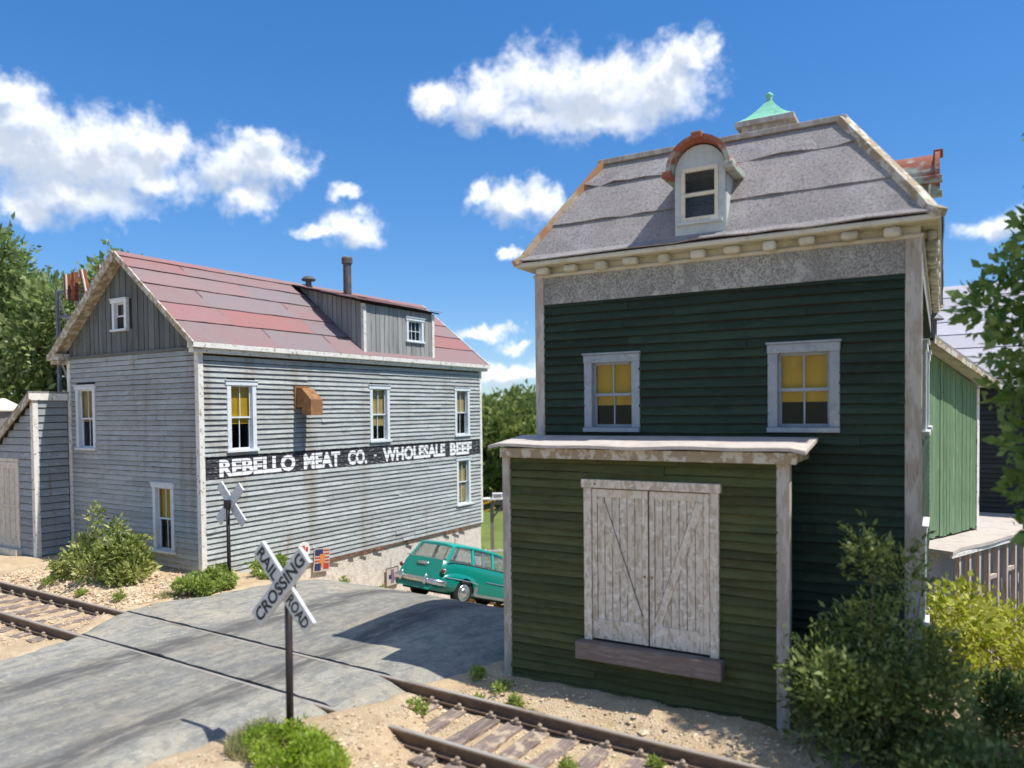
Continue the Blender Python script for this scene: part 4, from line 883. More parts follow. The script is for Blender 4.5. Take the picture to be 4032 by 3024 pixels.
for k in range(4):                                       # hip boards
    mb = MB(); pts = [ring(f_, z, .004)[k]+Vector((0, 0, .004)) for f_, z in prof]
    for a, b in zip(pts, pts[1:]): mb.bar(a, b, .115, .075)
    obj('hip_board', mb, 'hipboard' if k in (0, 3) else 'peel_brown', RH, bevel=.006)
obj('top_roof', MB().box(TX0-.02, TX1+.02, TY0-.02, TY1+.02, TZ-.01, TZ+.02), 'slate', RH)
obj('top_trim', MB().box(TX0-.05, TX1+.05, TY0-.055, TY0-.018, TZ-.015, TZ+.04).box(TX1+.022, TX1+.055, TY0-.016, TY1, TZ-.015, TZ+.04).box(TX0-.055, TX0-.022, TY0-.016, TY1, TZ-.015, TZ+.04), 'post', RH, bevel=.006)
# low upper roof and cupola
obj('upper_roof', MB().hexa([(TX0, TY0+.1, TZ+.02), (TX1, TY0+.1, TZ+.02), (TX1, TY1, TZ+.02), (TX0, TY1, TZ+.02), (1.5, 2.6, TZ+.3), (2.1, 2.6, TZ+.3), (2.1, 3.9, TZ+.3), (1.5, 3.9, TZ+.3)]), 'slate', RH)
cx, cy = 1.82, 3.15
cu = obj('cupola', MB().box(cx-.30, cx+.30, cy-.30, cy+.30, TZ+.02, 6.53), 'post', RH)
obj('cupola_slab', MB().box(cx-.375, cx+.375, cy-.375, cy+.375, 6.53, 6.60), 'post', cu, bevel=.008)
mb = MB(); prf = [(.505, 6.60), (.46, 6.62), (.36, 6.67), (.25, 6.745), (.15, 6.83), (.07, 6.91), (.045, 6.94)]
mb.lathe(prf, (cx, cy, 0), 4, square=True); obj('copper_cap', mb, 'copper', cu)
obj('finial', MB().lathe([(.035, 6.92), (.045, 6.935), (.028, 6.955), (.05, 6.985), (.052, 7.01), (.03, 7.035), (.012, 7.05)], (cx, cy, 0), 12), 'copper', cu, smooth=True)
# dormers: built facing -Y at the origin, then copied on to the side slope
def make_dormer(par, mtx):
    hw, zc, r = .255, 1.145-.50+.02, .255               # half width, arch springing height above base
    def P(mb): mb.V = [tuple(mtx @ Vector(v)) for v in mb.V]; return mb
    arch = [(hw*math.cos(PI*k/12), zc+r*math.sin(PI*k/12)) for k in range(13)]
    wz0, wz1, ww = .165, .70, .185
    mb = MB()
    mb.box(-hw, -ww, 0, .05, 0, zc); mb.box(ww, hw, 0, .05, 0, zc); mb.box(-ww, ww, 0, .05, 0, wz0)
    seg = [(a, b) for a, b in arch if b >= wz1-.001]
    poly = [(hw, zc), *arch[1:12], (-hw, zc), (-ww, zc), (-ww, wz1), (ww, wz1), (ww, zc)]
    k = len(mb.V); n = len(poly)
    mb.V += [(a, 0, b) for a, b in poly]; 
    # fill arch head as strips
    mb.V = mb.V[:k]
    up_ = [(hw, zc), *arch[1:12], (-hw, zc)]
    low = [(min(ww, max(-ww, a)) if abs(a) > ww else a, wz1 if abs(a) <= ww else zc if b <= zc+.001 else min(b, wz1)) for a, b in up_]
    m0 = len(mb.V)
    for (a, b), (c, d) in zip(up_, low): mb.V += [(a, 0, b), (c, 0, min(d, b))]
    for i in range(len(up_)-1): mb.F.append((m0+2*i, m0+2*i+1, m0+2*i+3, m0+2*i+2))
    body = obj('dormer', P(mb), 'dormer', par, fix=True)
    sh = MB(); out = [(hw, 0.), *arch, (-hw, 0.)]
    for a, b in out: sh.V += [(a, 0.0, b), (a, .9, b)]
    for i in range(len(out)-1): sh.F.append((2*i, 2*i+1, 2*i+3, 2*i+2))
    c = obj('dormer_shell', P(sh), 'dormer', body, fix=True)
    # window
    fz = MB(); fz.box(-ww, -ww+.035, -.012, .03, wz0, wz1); fz.box(ww-.035, ww, -.012, .03, wz0, wz1); fz.box(-ww+.035, ww-.035, -.012, .03, wz1-.04, wz1); fz.box(-ww+.035, ww-.035, -.012, .03, wz0, wz0+.04); fz.box(-ww+.035, ww-.035, -.006, .03, .415, .45)
    w = obj('dormer_sash', P(fz), 'cream', body)
    obj('dormer_sill', P(MB().box(-ww-.045, ww+.045, -.035, .0, wz0-.035, wz0-.002)), 'dormer', body, bevel=.004)
    for a, b in ((wz0+.04, .415), (.45, wz1-.04)): obj('pane', P(MB().box(-ww+.035, ww-.035, .012, .016, a, b)), 'glass', body)
    obj('dark_interior', P(MB().box(-hw+.02, hw-.02, .30, .32, .05, zc)), 'room', body)
    # hood: half barrel with front rim
    def arc(r0, r1, y0, y1, n=14, mat='patina', nm='hood'):
        q = MB()
        for k in range(n+1):
            t = PI*k/n; ct, st = math.cos(t), math.sin(t)
            q.V += [(r0*ct, y0, zc+.01+r0*st), (r1*ct, y0, zc+.01+r1*st), (r1*ct, y1, zc+.01+r1*st), (r0*ct, y1, zc+.01+r0*st)]
        for k in range(n):
            a, b = 4*k, 4*k+4
            for i in range(4): q.F.append((a+i, a+(i+1) % 4, b+(i+1) % 4, b+i))
        q.F += [(0, 1, 2, 3), (4*n, 4*n+1, 4*n+2, 4*n+3)]
        return obj(nm, P(q), mat, body, fix=True)
    arc(.262, .298, -.075, .95); arc(.275, .322, -.10, -.055, nm='hood_rim')
    for s in (-1, 1): obj('hood_shoulder', P(MB().box(s*.265 if s > 0 else -.36, .36 if s > 0 else -.265, -.125, .6, zc-.055, zc+.012)), 'patina', body, bevel=.008)
    obj('keystone', P(MB().box(-.055, .055, -.13, -.04, zc+.285, zc+.355)), 'patina', body, bevel=.008)
    return body
make_dormer(RH, Matrix.Translation((1.79, -.15, 4.475)) @ Matrix.Scale(.975, 4))
for yy in (1.65, 4.3): make_dormer(RH, Matrix.Translation((EX1-.115, yy, 4.46)) @ Matrix.Rotation(PI/2, 4, 'Z'))

# ================================================================== olive freight shed in front
FS = thing('freight_shed', 'olive green freight shed with whitewashed double doors in front of the mansard house', 'shed', (-4.266, 7.295, 0), .0558)
qy = -.60; QX0, QX1 = -.205, 2.705
obj('front_backing', MB().box(QX0+.06, QX1-.06, qy+.002, qy+.04, -.25, 2.33), 'gap', FS)
fb_ = obj('front_wall', MB().box(QX0+.07, QX1-.07, qy, qy+.001, -.25, 2.33), 'gap', FS)
DX0, DX1, DZ0_, DZ1_ = .745, 2.09, .49, 2.10
clapboards(fb_, (0, qy, 0), FU, FN, QX0+.09, QX1-.10, -.16, 2.33, .083, [(DX0+.01, DX1-.01, DZ0_-.02, DZ1_-.01)], 'olive_clap', 2.4, .030, .012, 41, .18, gap=.009)
for a, b in ((QX0, QX0+.095), (QX1-.113, QX1)): obj('corner_post', MB().box(a, b, qy-.036, qy+.06, -.2, 2.33), 'post', FS, bevel=.008)
s1 = obj('side_wall', MB().box(QX1-.17, QX1-.132, qy+.062, -.03, -.25, 2.42), 'gap', FS); clapboards(s1, (QX1-.132, 0, 0), SU, SN, qy+.064, -.04, -.16, 2.40, .083, [], 'green_clap', 3, .02, .004, 43, 0)
obj('left_side_wall', MB().box(QX0+.02, QX0+.06, qy+.06, -.0, -.25, 2.42), 'olive_clap', FS)
# roof slab, wavy
def wavy(x0, x1, yf, yb, zf, zb, th, n=24):
    V = []; F = []; rg = random.Random(13)
    for i in range(n+1):
        x = x0+(x1-x0)*i/n; d = .012*math.sin(i*.9)+.01*math.sin(i*.37+1); e = .02 if i in (0, n) else 0
        V += [(x, yf+d*.8, zf-th+d*.4-e), (x, yb, zb-th), (x, yb, zb), (x, yf+d*.8, zf+d*.4-e)]
    for i in range(n):
        a = 4*i
        for k in range(4): F.append((a+k, a+(k+1) % 4, a+4+(k+1) % 4, a+4+k))
    F += [(0, 1, 2, 3), (4*n+3, 4*n+2, 4*n+1, 4*n)]
    mb = MB(); mb.add(V, F); return mb
obj('shed_roof', wavy(-.29, 2.86, -.79, -.026, 2.445, 2.515, .03), 'concrete_cap', FS, fix=True, smooth=False)
obj('fascia', MB().box(QX0+.03, QX1+.07, qy-.135, qy-.10, 2.305, 2.405), 'peel_brown', FS, bevel=.006)
obj('fascia_return', MB().box(QX1+.03, QX1+.07, qy-.098, -.03, 2.315, 2.42), 'peel_brown', FS, bevel=.006)
obj('eave_soffit', MB().box(QX0+.03, QX1+.03, qy-.098, -.03, 2.335, 2.36), 'peel_brown', FS)
# doors
obj('door_void', MB().box(DX0+.04, DX1-.04, qy-.006, qy-.002, DZ0_, DZ1_-.04), 'gap', FS)
for a, b in ((DX0, DX0+.082), (DX1-.082, DX1)): obj('door_casing', MB().box(a, b, qy-.055, qy-.004, DZ0_+.003, DZ1_-.082), 'door_white', FS, bevel=.005)
obj('door_lintel', MB().box(DX0-.02, DX1+.02, qy-.068, qy-.004, DZ1_-.08, DZ1_+.004), 'door_white', FS, bevel=.005)
obj('door_bolt', MB().lathe([(.011, 0), (.012, .006), (.004, .01)], (DX0+.13, qy-.07, DZ1_-.04), 10, 'y'), 'iron', FS)
obj('threshold_timber', MB().box(DX0-.065, DX1+.045, qy-.15, qy-.003, .315, DZ0_), 'sillwood', FS, bevel=.012)
mid = (DX0+DX1)/2
for sgn, a, b in ((1, DX0+.088, mid-.008), (-1, mid+.008, DX1-.088)):
    lf = obj('door', MB().box(a, b, qy-.016, qy-.008, DZ0_+.02, DZ1_-.09), 'gap', FS)
    zb_, zt_ = DZ0_+.025, DZ1_-.092
    for p, q in ((a, a+.05), (b-.055, b)): obj('stile', MB().box(p, q, qy-.04, qy-.016, zb_, zt_), 'door_white', lf, bevel=.003)
    obj('rail', MB().box(a+.052, b-.057, qy-.039, qy-.016, zb_, zb_+.20), 'door_white', lf, bevel=.003); obj('rail', MB().box(a+.052, b-.057, qy-.039, qy-.016, zt_-.075, zt_), 'door_cream', lf, bevel=.003)
    n = 6; w = (b-.057-a-.052)/n
    for k in range(n): obj('plank', MB().box(a+.052+w*k+.0035, a+.052+w*(k+1)-.0035, qy-.028, qy-.016, zb_+.20, zt_-.075), 'door_white', lf)
    xa, xb = (a+.08, b-.085) if sgn > 0 else (b-.085, a+.08)
    obj('brace', MB().bar((xa, qy-.033, zt_-.09), (xb, qy-.033, zb_+.23), .014, .075), 'door_white', lf, bevel=.002)
    obj('painted_brace_shadow', MB().bar((xa+sgn*.042, qy-.0285, zt_-.10), (xb+sgn*.030, qy-.0285, zb_+.26), .002, .012), 'gap', lf)  # dark strip laid on the planks as the brace's painted shadow line
    obj('rust_bolt', MB().lathe([(.012, 0), (.012, .008)], ((b-.03) if sgn > 0 else (a+.025), qy-.05, 1.18), 8, 'y'), 'rust', lf)

# ================================================================== crossbucks
def crossbuck(label, loc, rz, zc, mat, ztop):
    t = thing('railroad_crossing_sign', label, 'sign', loc, rz, 'crossbuck signs')
    obj('pole', MB().tube([(-.02, .035, -.3), (-.01, .035, zc+.06)], .031, 10), 'black_pole', t, smooth=True)
    obj('bracket', MB().box(-.05, .05, .006, .07, zc-.07, zc+.07), 'black_pole', t, bevel=.006)
    for k, a in enumerate((-PI/4, PI/4)):
        R = Matrix.Translation((0, -.0-.035*k, zc)) @ Matrix.Rotation(-a, 4, 'Y')
        mb = MB().box(-.435, .435, -.032, 0, -.083, .083); mb.V = [tuple(R @ Vector(v)) for v in mb.V]
        b = obj('sign_board', mb, mat, t, bevel=.006)
        for wd, x0, x1 in ((('RAIL', -.405, -.105), ('ROAD', .105, .405)) if k == 0 else (('CROSSING', -.405, .405),)):
            me = text_mesh(wd, .03)
            for v in me.vertices: v.co = R @ Vector((x0+(x1-x0)*v.co.x, -.0335, -.056+.112*v.co.y))
            obj('lettering', me, 'ink', b)
    obj('centre_bolt', MB().lathe([(.016, -.085), (.018, -.068)], (0, 0, zc), 8, 'y'), 'iron', t)
    return t
crossbuck('white crossbuck on black pole reading railroad crossing beside the bright green moss', (-5.0, 4.215, 0), 0, 1.345, 'board_white', 1.7)
crossbuck('crossbuck seen from its plain rust-spotted back by the warehouse corner', (-10.645, 7.84, 0), PI, 1.30, 'board_rust', 1.66)

# ================================================================== teal station wagon
def loft(secs, cap=True):
    mb = MB(); n = len(secs[0])
    for s in secs: mb.V += [tuple(v) for v in s]
    for i in range(len(secs)-1):
        for k in range(n): mb.F.append((i*n+k, i*n+(k+1) % n, (i+1)*n+(k+1) % n, (i+1)*n+k))
    if cap: mb.F += [tuple(range(n))[::-1], tuple((len(secs)-1)*n+k for k in range(n))]
    return mb
def cut(o, cutters):
    for c in cutters:
        md = o.modifiers.new('b', 'BOOLEAN'); md.operation = 'DIFFERENCE'; md.object = c; md.solver = 'EXACT'
    bpy.context.view_layer.update()
    me = bpy.data.meshes.new_from_object(o.evaluated_get(bpy.context.evaluated_depsgraph_get()))
    o.modifiers.clear(); old = o.data; o.data = me; bpy.data.meshes.remove(old)
def make_car(label):
    t = thing('station_wagon', label, 'car')
    shear = lambda y, z: max(0, 1-y/1.0)*(z-.42)*.42
    Y = [.06, .16, .4, .8, 1.3, 2.0, 2.6, 3.0, 3.4, 3.8, 4.12, 4.28]
    Wd = [.66, .725, .765, .785, .79, .79, .785, .77, .74, .70, .62, .50]
    Zt = [.985, .99, 1.0, 1.005, 1.005, 1.0, .995, .985, .955, .90, .82, .72]
    secs = []
    for y, w, z in zip(Y, Wd, Zt):
        h = [(-.86*w, .25), (-.97*w, .33), (-w, .50), (-1.0*w, .68), (-.985*w, z-.16), (-.95*w, z-.05), (-.90*w, z), (-.4*w, z+.012), (.4*w, z+.012), (.90*w, z), (.95*w, z-.05), (.985*w, z-.16), (w, .68), (w, .50), (.97*w, .33), (.86*w, .25)]
        secs.append([Vector((a, y+shear(y, b), b)) for a, b in h])
    body = obj('body', loft(secs), 'teal', t, fix=True)
    fend = []
    for s in (-1, 1):
        for yc, ln in ((.86, .70), (3.45, .72)):
            q = []; n = 14
            for i in range(11):
                u = -1+2*i/10; w = math.sqrt(max(0, 1-abs(u)**2.4)); yy = yc+ln*u
                ring_ = []
                for k in range(n):
                    a = 2*PI*k/n; ex, ez = math.cos(a), math.sin(a)
                    ring_.append(Vector((s*.70+math.copysign(abs(ex)**.75, ex)*.145*max(w, .05), yy+shear(max(yy, 0), .5)*.5, .50+math.copysign(abs(ez)**.8, ez)*(.27 if ez > 0 else .24)*max(w, .05))))
                q.append(ring_)
            fend.append(obj('fender', loft(q), 'teal', t, fix=True))
    cuts = []
    for s in (-1, 1):
        for yc in (.98, 3.45): cuts.append(obj('tmp', MB().lathe([(.345, -.16), (.345, .16)], (s*.78, yc, .315), 28, 'x'), 'under'))
    for o in [body]+fend: cut(o, cuts)
    for c in cuts: bpy.data.objects.remove(c)
    for o in [body]+fend:
        o.data.polygons.foreach_set('use_smooth', [True]*len(o.data.polygons)); md = o.modifiers.new('e', 'EDGE_SPLIT'); md.split_angle = math.radians(38)
    obj('underbody', MB().box(-.58, .58, .25, 4.1, .20, .34).box(-.55, .55, .7, 1.25, .2, .62).box(-.55, .55, 3.15, 3.75, .2, .62), 'under', t)
    # roof
    rs = []
    for y, z, w in ((.55, 1.365, .56), (.62, 1.40, .595), (1.0, 1.432, .615), (1.6, 1.44, .62), (2.2, 1.425, .61), (2.5, 1.39, .585), (2.62, 1.345, .55)):
        rs.append([Vector((a*w, y, z+b)) for a, b in ((-1.03, -.05), (-1.03, -.02), (-.95, .005), (-.6, .028), (0, .038), (.6, .028), (.95, .005), (1.03, -.02), (1.03, -.05), (.6, -.03), (0, -.025), (-.6, -.03))])
    rf = obj('roof', loft(rs), 'teal_light', t, fix=True, smooth=True); md = rf.modifiers.new('e', 'EDGE_SPLIT'); md.split_angle = math.radians(45)
    def pillar(y0, y1, s, wd, x0=.725, x1=.595, z1=1.40, mat='teal_light', th=.05):
        lo = Vector((s*x0, y0, .985)); hi = Vector((s*x1, y1, z1-.03)); q = []
        for c in (lo, hi):
            for dx, dy in ((-th/2, -wd/2), (th/2, -wd/2), (th/2, wd/2), (-th/2, wd/2)): q.append(c+Vector((dx, dy, 0)))
        obj('pillar', MB().hexa(q), mat, t, bevel=.01, fix=True)
    for s in (-1, 1):
        pillar(.40, .62, s, .12, .635, .575, 1.395); pillar(1.22, 1.22, s, .085, z1=1.43); pillar(1.98, 1.98, s, .075, z1=1.43); pillar(2.92, 2.55, s, .06, .70, .575, 1.375)
        def gp(y, f, y2=None): return Vector((s*(.722-.13*f), y+((y2-y) if y2 is not None else 0)*f, 1.0+.39*f))
        for a, b, a2, b2 in ((.37, 1.18, .64, 1.18), (1.26, 1.60, 1.26, 1.60), (1.60, 1.94, 1.60, 1.94), (2.02, 2.86, 2.02, 2.50)):
            q = [gp(a, 0, a2), gp(b, 0, b2), gp(b, 1, b2), gp(a, 1, a2)]; q2 = [v-Vector((s*.006, 0, 0)) for v in q]
            g = obj('side_window', MB().add(q+q2, [(0, 1, 2, 3), (7, 6, 5, 4), (0, 4, 5, 1), (1, 5, 6, 2), (2, 6, 7, 3), (3, 7, 4, 0)]), 'car_glass', t)
        obj('window_divider', MB().bar(gp(1.60, 0), gp(1.60, .97), .02, .025), 'chrome', t)
        obj('belt_trim', MB().bar((s*.742, .33, 1.002), (s*.735, 2.95, .992), .02, .022), 'chrome', t)
        obj('fender_trim', MB().tube([(s*.80, .30, .60), (s*.852, .62, .605), (s*.852, 1.1, .60), (s*.83, 1.42, .575)], .011, 6), 'chrome', t)
        obj('side_trim', MB().tube([(s*.797, 1.75, .66), (s*.797, 2.9, .65)], .012, 6), 'chrome', t)
        obj('rocker_trim', MB().box(min(s*.765, s*.785), max(s*.765, s*.785), 1.42, 3.0, .27, .33), 'chrome', t)
        obj('stone_guard', MB().box(min(s*.80, s*.85), max(s*.80, s*.85), 1.30, 1.42, .30, .50), 'chrome', t, bevel=.01)
        tl = obj('tail_lamp', MB().lathe([(.05, .06), (.056, .0), (.045, -.03), (.01, -.045)], (s*.735, .20, .735), 14, 'y'), 'lamp_red', t, smooth=True)
        obj('lamp_ring', MB().lathe([(.066, .055), (.07, .02), (.06, .005), (.056, .02)], (s*.735, .20, .735), 14, 'y'), 'chrome', tl, smooth=True)
        for yc in (.98, 3.45):
            w = obj('wheel', MB().lathe([(.0, -.08), (.21, -.085), (.25, -.095), (.30, -.085), (.315, -.06), (.318, 0), (.315, .06), (.30, .085), (.25, .095), (.21, .085), (0, .08)], (s*.715, yc, .315), 28, 'x'), 'rubber', t, smooth=True)
            rim = [(.205, 0), (.20, .02), (.17, .028), (.15, .012), (.12, .012), (.11, .035), (.08, .052), (.03, .06), (.005, .061)]
            obj('hubcap', MB().lathe([(r, s*(h+.084)) for r, h in rim], (s*.715, yc, .315), 24, 'x'), 'chrome', w, smooth=True)
    q = [Vector((-.60, .33, .99)), Vector((.60, .33, .99)), Vector((.53, .575, 1.37)), Vector((-.53, .575, 1.37))]; q2 = [v+Vector((0, .006, 0)) for v in q]
    obj('rear_window', MB().add(q+q2, [(0, 1, 2, 3), (7, 6, 5, 4), (0, 4, 5, 1), (1, 5, 6, 2), (2, 6, 7, 3), (3, 7, 4, 0)]), 'car_glass', t)
    q = [Vector((-.66, 2.93, 1.0)), Vector((.66, 2.93, 1.0)), Vector((.53, 2.58, 1.36)), Vector((-.53, 2.58, 1.36))]; q2 = [v+Vector((0, -.006, 0)) for v in q]
    obj('windscreen', MB().add(q+q2, [(0, 1, 2, 3), (7, 6, 5, 4), (0, 4, 5, 1), (1, 5, 6, 2), (2, 6, 7, 3), (3, 7, 4, 0)]), 'car_glass', t)
    obj('rear_window_trim', MB().bar((-.59, .302, 1.0), (.59, .302, 1.0), .02, .028), 'chrome', t)
    # bumpers
    def bump(y, s):
        pts = [(-.80, y+s*.30, .45), (-.79, y+s*.10, .45), (-.66, y+s*.01, .45), (0, y-s*.02, .45), (.66, y+s*.01, .45), (.79, y+s*.10, .45), (.80, y+s*.30, .45)]
        sc_ = [[Vector(p)+Vector((0, dy, dz)) for dy, dz in ((-s*.018, -.062), (-s*.038, -.02), (-s*.038, .03), (-s*.015, .068), (s*.02, .06), (s*.02, -.055))] for p in pts]
        o = obj('bumper', loft(sc_), 'chrome', t, fix=True, smooth=True)
        for x in (-.42, .42): obj('bumper_guard', MB().lathe([(.012, .36), (.042, .38), (.045, .48), (.036, .56), (.012, .615)], (x, y-s*.045, 0), 10), 'chrome', o, smooth=True)
    bump(.03, 1); bump(4.32, -1)
    pl = obj('plate_recess', MB().hexa([Vector((x, y_+dy, z_)) for dy in (0, .03) for x, y_, z_ in ((-.20, .195, .755), (.20, .195, .755), (.20, .235, .83), (-.20, .235, .83))]), 'under', t, fix=True)
    obj('tailgate_handle', MB().lathe([(.01, -.20), (.04, -.17), (.045, 0), (.04, .17), (.01, .20)], (0, .225, .855), 12, 'x'), 'chrome', t, smooth=True)
    for y in (1.75, 2.6):
        obj('seat', MB().box(-.55, .55, y-.25, y+.2, .5, .72).box(-.55, .55, y-.33, y-.24, .55, 1.06), 'seat', t, bevel=.03)
    return t
car = make_car('teal station wagon pitched nose-down the slope beyond the crossing')
slope = math.atan(.345)
car.location = (-10.18, 11.77, hill(-10, 11.77)-.015); car.rotation_euler = (-.30, 0, -.129); car.scale = (.86, .86, .86)
car2 = copy_tree(car); car2['label'] = 'sliver of a teal vehicle at the right edge below the loading dock'
car2.location = (1.25, 12.2, hill(1, 12.2)+.10); car2.scale = (1, 1, 1); car2.rotation_euler = (-slope*.4, 0, math.radians(-28))

# ================================================================== buildings behind on the right
AN = thing('green_annex', 'apple green vertical-board annex with lean-to roof behind the mansard house', 'shed', (-.97, 13.70, 0), math.atan2(.939, .346))
AXU = (1, 0, 0); AXN = (0, -1, 0); AWD = 1.84
rg = random.Random(12); x = -.35; bk = obj('front_wall', MB().hexa([(-.4, 0, .3), (AWD, 0, .3), (AWD, .06, .3), (-.4, .06, .3), (-.4, 0, 3.62+.12), (AWD, 0, 3.10), (AWD, .06, 3.10), (-.4, .06, 3.74)]), 'gap', AN)
while x < AWD-.03:
    x1 = min(x+rg.uniform(.10, .17), AWD-.01); tz = lambda q: 3.655-q*.295; n = rg.uniform(.012, .026); zb_ = .66+rg.uniform(-.02, .02)
    obj('board', MB().hexa([(x+.004, -n, zb_), (x1-.004, -n, zb_), (x1-.004, 0, zb_), (x+.004, 0, zb_), (x+.004, -n, tz(x)), (x1-.004, -n, tz(x1)), (x1-.004, 0, tz(x1)), (x+.004, 0, tz(x))]), 'green_board', bk); x = x1
obj('corner_board', MB().box(AWD-.05, AWD+.04, -.04, .05, .6, 3.09), 'peel', AN, bevel=.006)
obj('annex_roof', MB().hexa([(-.4, -.30, 3.84), (AWD+.32, -.30, 3.13), (AWD+.32, .9, 3.13), (-.4, .9, 3.84), (-.4, -.30, 3.885), (AWD+.32, -.30, 3.175), (AWD+.32, .9, 3.175), (-.4, .9, 3.885)]), 'slate', AN)
obj('rake_board', MB().bar((-.4, -.285, 3.80), (AWD+.3, -.285, 3.10), .03, .10), 'peel_brown', AN, bevel=.004); obj('rake_soffit', MB().bar((-.4, -.14, 3.79), (AWD+.2, -.14, 3.115), .26, .015), 'soffit', AN)
obj('side_return', MB().box(AWD, AWD+.05, .05, .9, .6, 3.1), 'green_board', AN)
pv = obj('vent_pipe', MB().lathe([(.085, 3.60), (.085, 4.20)], (.36, .10, 0), 12), 'iron', AN); obj('vent_cone', MB().lathe([(.19, 4.19), (.19, 4.205), (.02, 4.38)], (.36, .10, 0), 12), 'steel', pv)
DB = thing('dark_rear_building', 'dark clapboard building with pale violet roof behind the green annex', 'building', (-1.04, 18.0, -.431), 0.0); DB.scale = (1.154, 1.154, 1.154)
dwn = (1.40, 2.25, .92, 2.3)
dbw = wall_holes('front_wall', DB, 'gap', O0, FU, FN, .0, 5.0, -2.6, 3.2, [hole_of(*dwn)]); clapboards(dbw, O0, FU, FN, .62, 5.0, .66, 3.12, .085, [(dwn[0]+.01, dwn[1]-.01, dwn[2]+.01, dwn[3]-.01)], 'black_clap', 3, .02, .005, 55, .03)
window(DB, O0, FU, FN, *dwn, 'blue_trim', blind='blind_tan', bfrac=.9)
dr_ = obj('roof', MB().hexa([(-.35, -.3, 3.18), (5.2, -.3, 3.18), (5.2, 2.8, 5.2), (-.35, 2.8, 5.2), (-.35, -.3, 3.25), (5.2, -.3, 3.25), (5.2, 2.8, 5.27), (-.35, 2.8, 5.27)]), 'gap', DB)
for k in range(7):
    a, b = k/7, (k+1)/7+.012; h0, h1 = .03, .008
    y0, y1 = -.32+3.12*a, -.32+3.12*b; z0, z1 = 3.245+2.03*a, 3.245+2.03*b
    for x0, x1 in ((-.37, 2.1+.3*(k % 2)), (2.104+.3*(k % 2), 5.2)): obj('roofing_sheet', MB().hexa([(x0, y0, z0+h0-.012), (x1, y0, z0+h0-.012), (x1, y1, z1+h1-.012), (x0, y1, z1+h1-.012), (x0, y0, z0+h0), (x1, y0, z0+h0), (x1, y1, z1+h1), (x0, y1, z1+h1)]), 'slate_violet', dr_)
obj('eave_fascia', MB().box(-.35, 5.2, -.335, -.302, 3.10, 3.23), 'peel', DB, bevel=.005); obj('rear_mass', MB().hexa([(0, .1, -2.6), (5, .1, -2.6), (5, 2.8, -2.6), (0, 2.8, -2.6), (0, .1, 3.1), (5, .1, 3.1), (5, 2.8, 5.1), (0, 2.8, 5.1)]), 'black_clap', DB)
LD = thing('loading_dock', 'pale loading dock on tan timber bents beside the green annex', 'dock', (-.97, 13.70, 0), math.atan2(.939, .346))
obj('deck', wavy(-.5, 6.5, -.62, 3.0, .615, .63, .05, 30), 'concrete_cap', LD, fix=True)
obj('deck_edge', MB().box(-.5, 6.5, -.60, -.565, .49, .562), 'peel', LD, bevel=.005)
obj('felt_wall', MB().hexa([(-.5, -.30, -3), (6.5, -.30, -3), (6.5, -.2, -3), (-.5, -.2, -3), (-.5, -.22, .56), (6.5, -.22, .56), (6.5, -.12, .56), (-.5, -.12, .56)]), 'graywall', LD)
for k in range(13):
    x = -.1+k*.36; obj('post', MB().box(x-.035, x+.035, -.55, -.48, -2.6, .56), 'timber', LD, bevel=.004)
for k, z in ((3, -.02), (5, .02), (7, .0), (9, .03)): x = -.1+k*.36; obj('brace', MB().box(x+.037, x+.323, -.54, -.49, z-.035, z+.035), 'timber', LD, bevel=.004)

# ================================================================== scaffold sign, silo behind the warehouse
TW = thing('scaffold_sign', 'grey steel scaffold with rusty red letter panels behind the warehouse gable', 'scaffold', (-17.75, 8.75, 0), .2)
for x in (0, 1.15):
    for y in (-.05, .45): obj('leg', MB().box(x-.03, x+.03, y-.03, y+.03, -.1, 5.6), 'steel', TW)
for z in (1.4, 2.8, 4.2, 5.0, 5.55):
    for y in (-.05, .45): obj('cross_bar', MB().box(.03, 1.12, y-.02, y+.02, z-.02, z+.02), 'steel', TW)
    obj('tie_bar', MB().box(-.02, .02, -.02, .42, z-.02, z+.02), 'steel', TW)
for z in (1.4, 2.8, 4.2): obj('diagonal', MB().bar((.03, -.05, z), (1.12, -.05, z+1.3), .03, .03), 'steel', TW); obj('diagonal', MB().bar((0, -.03, z+1.3), (0, .43, z), .03, .03), 'steel', TW)
for k, (x, tl, h, zt) in enumerate(((.40, .02, .55, 5.90), (.62, -.01, .62, 5.94), (.98, .12, .50, 5.97), (1.42, .0, .34, 6.02))):
    pn = obj('letter_panel', MB().bar((x, -.10, zt-h), (x-tl, -.10, zt), .09, .10, up=(0, 1, 0)), 'redbrown', TW)
    obj('panel_edge', MB().bar((x+.05, -.16, zt-h*(.5 if k % 2 else 1)), (x+.05-tl, -.16, zt), .028, .03), 'offwhite' if k != 1 else 'rust', pn)
SI = thing('silo', 'pale round silo with conical cap above the lean-to roof', 'silo', (-19.99, 8.5, 0))
obj('drum', MB().lathe([(.42, -.1), (.42, 2.93)], (0, 0, 0), 24), 'oldpost', SI); obj('conical_cap', MB().lathe([(.50, 2.90), (.50, 2.94), (.30, 3.06), (.06, 3.20), (.02, 3.21)], (0, 0, 0), 24), 'offwhite', SI)

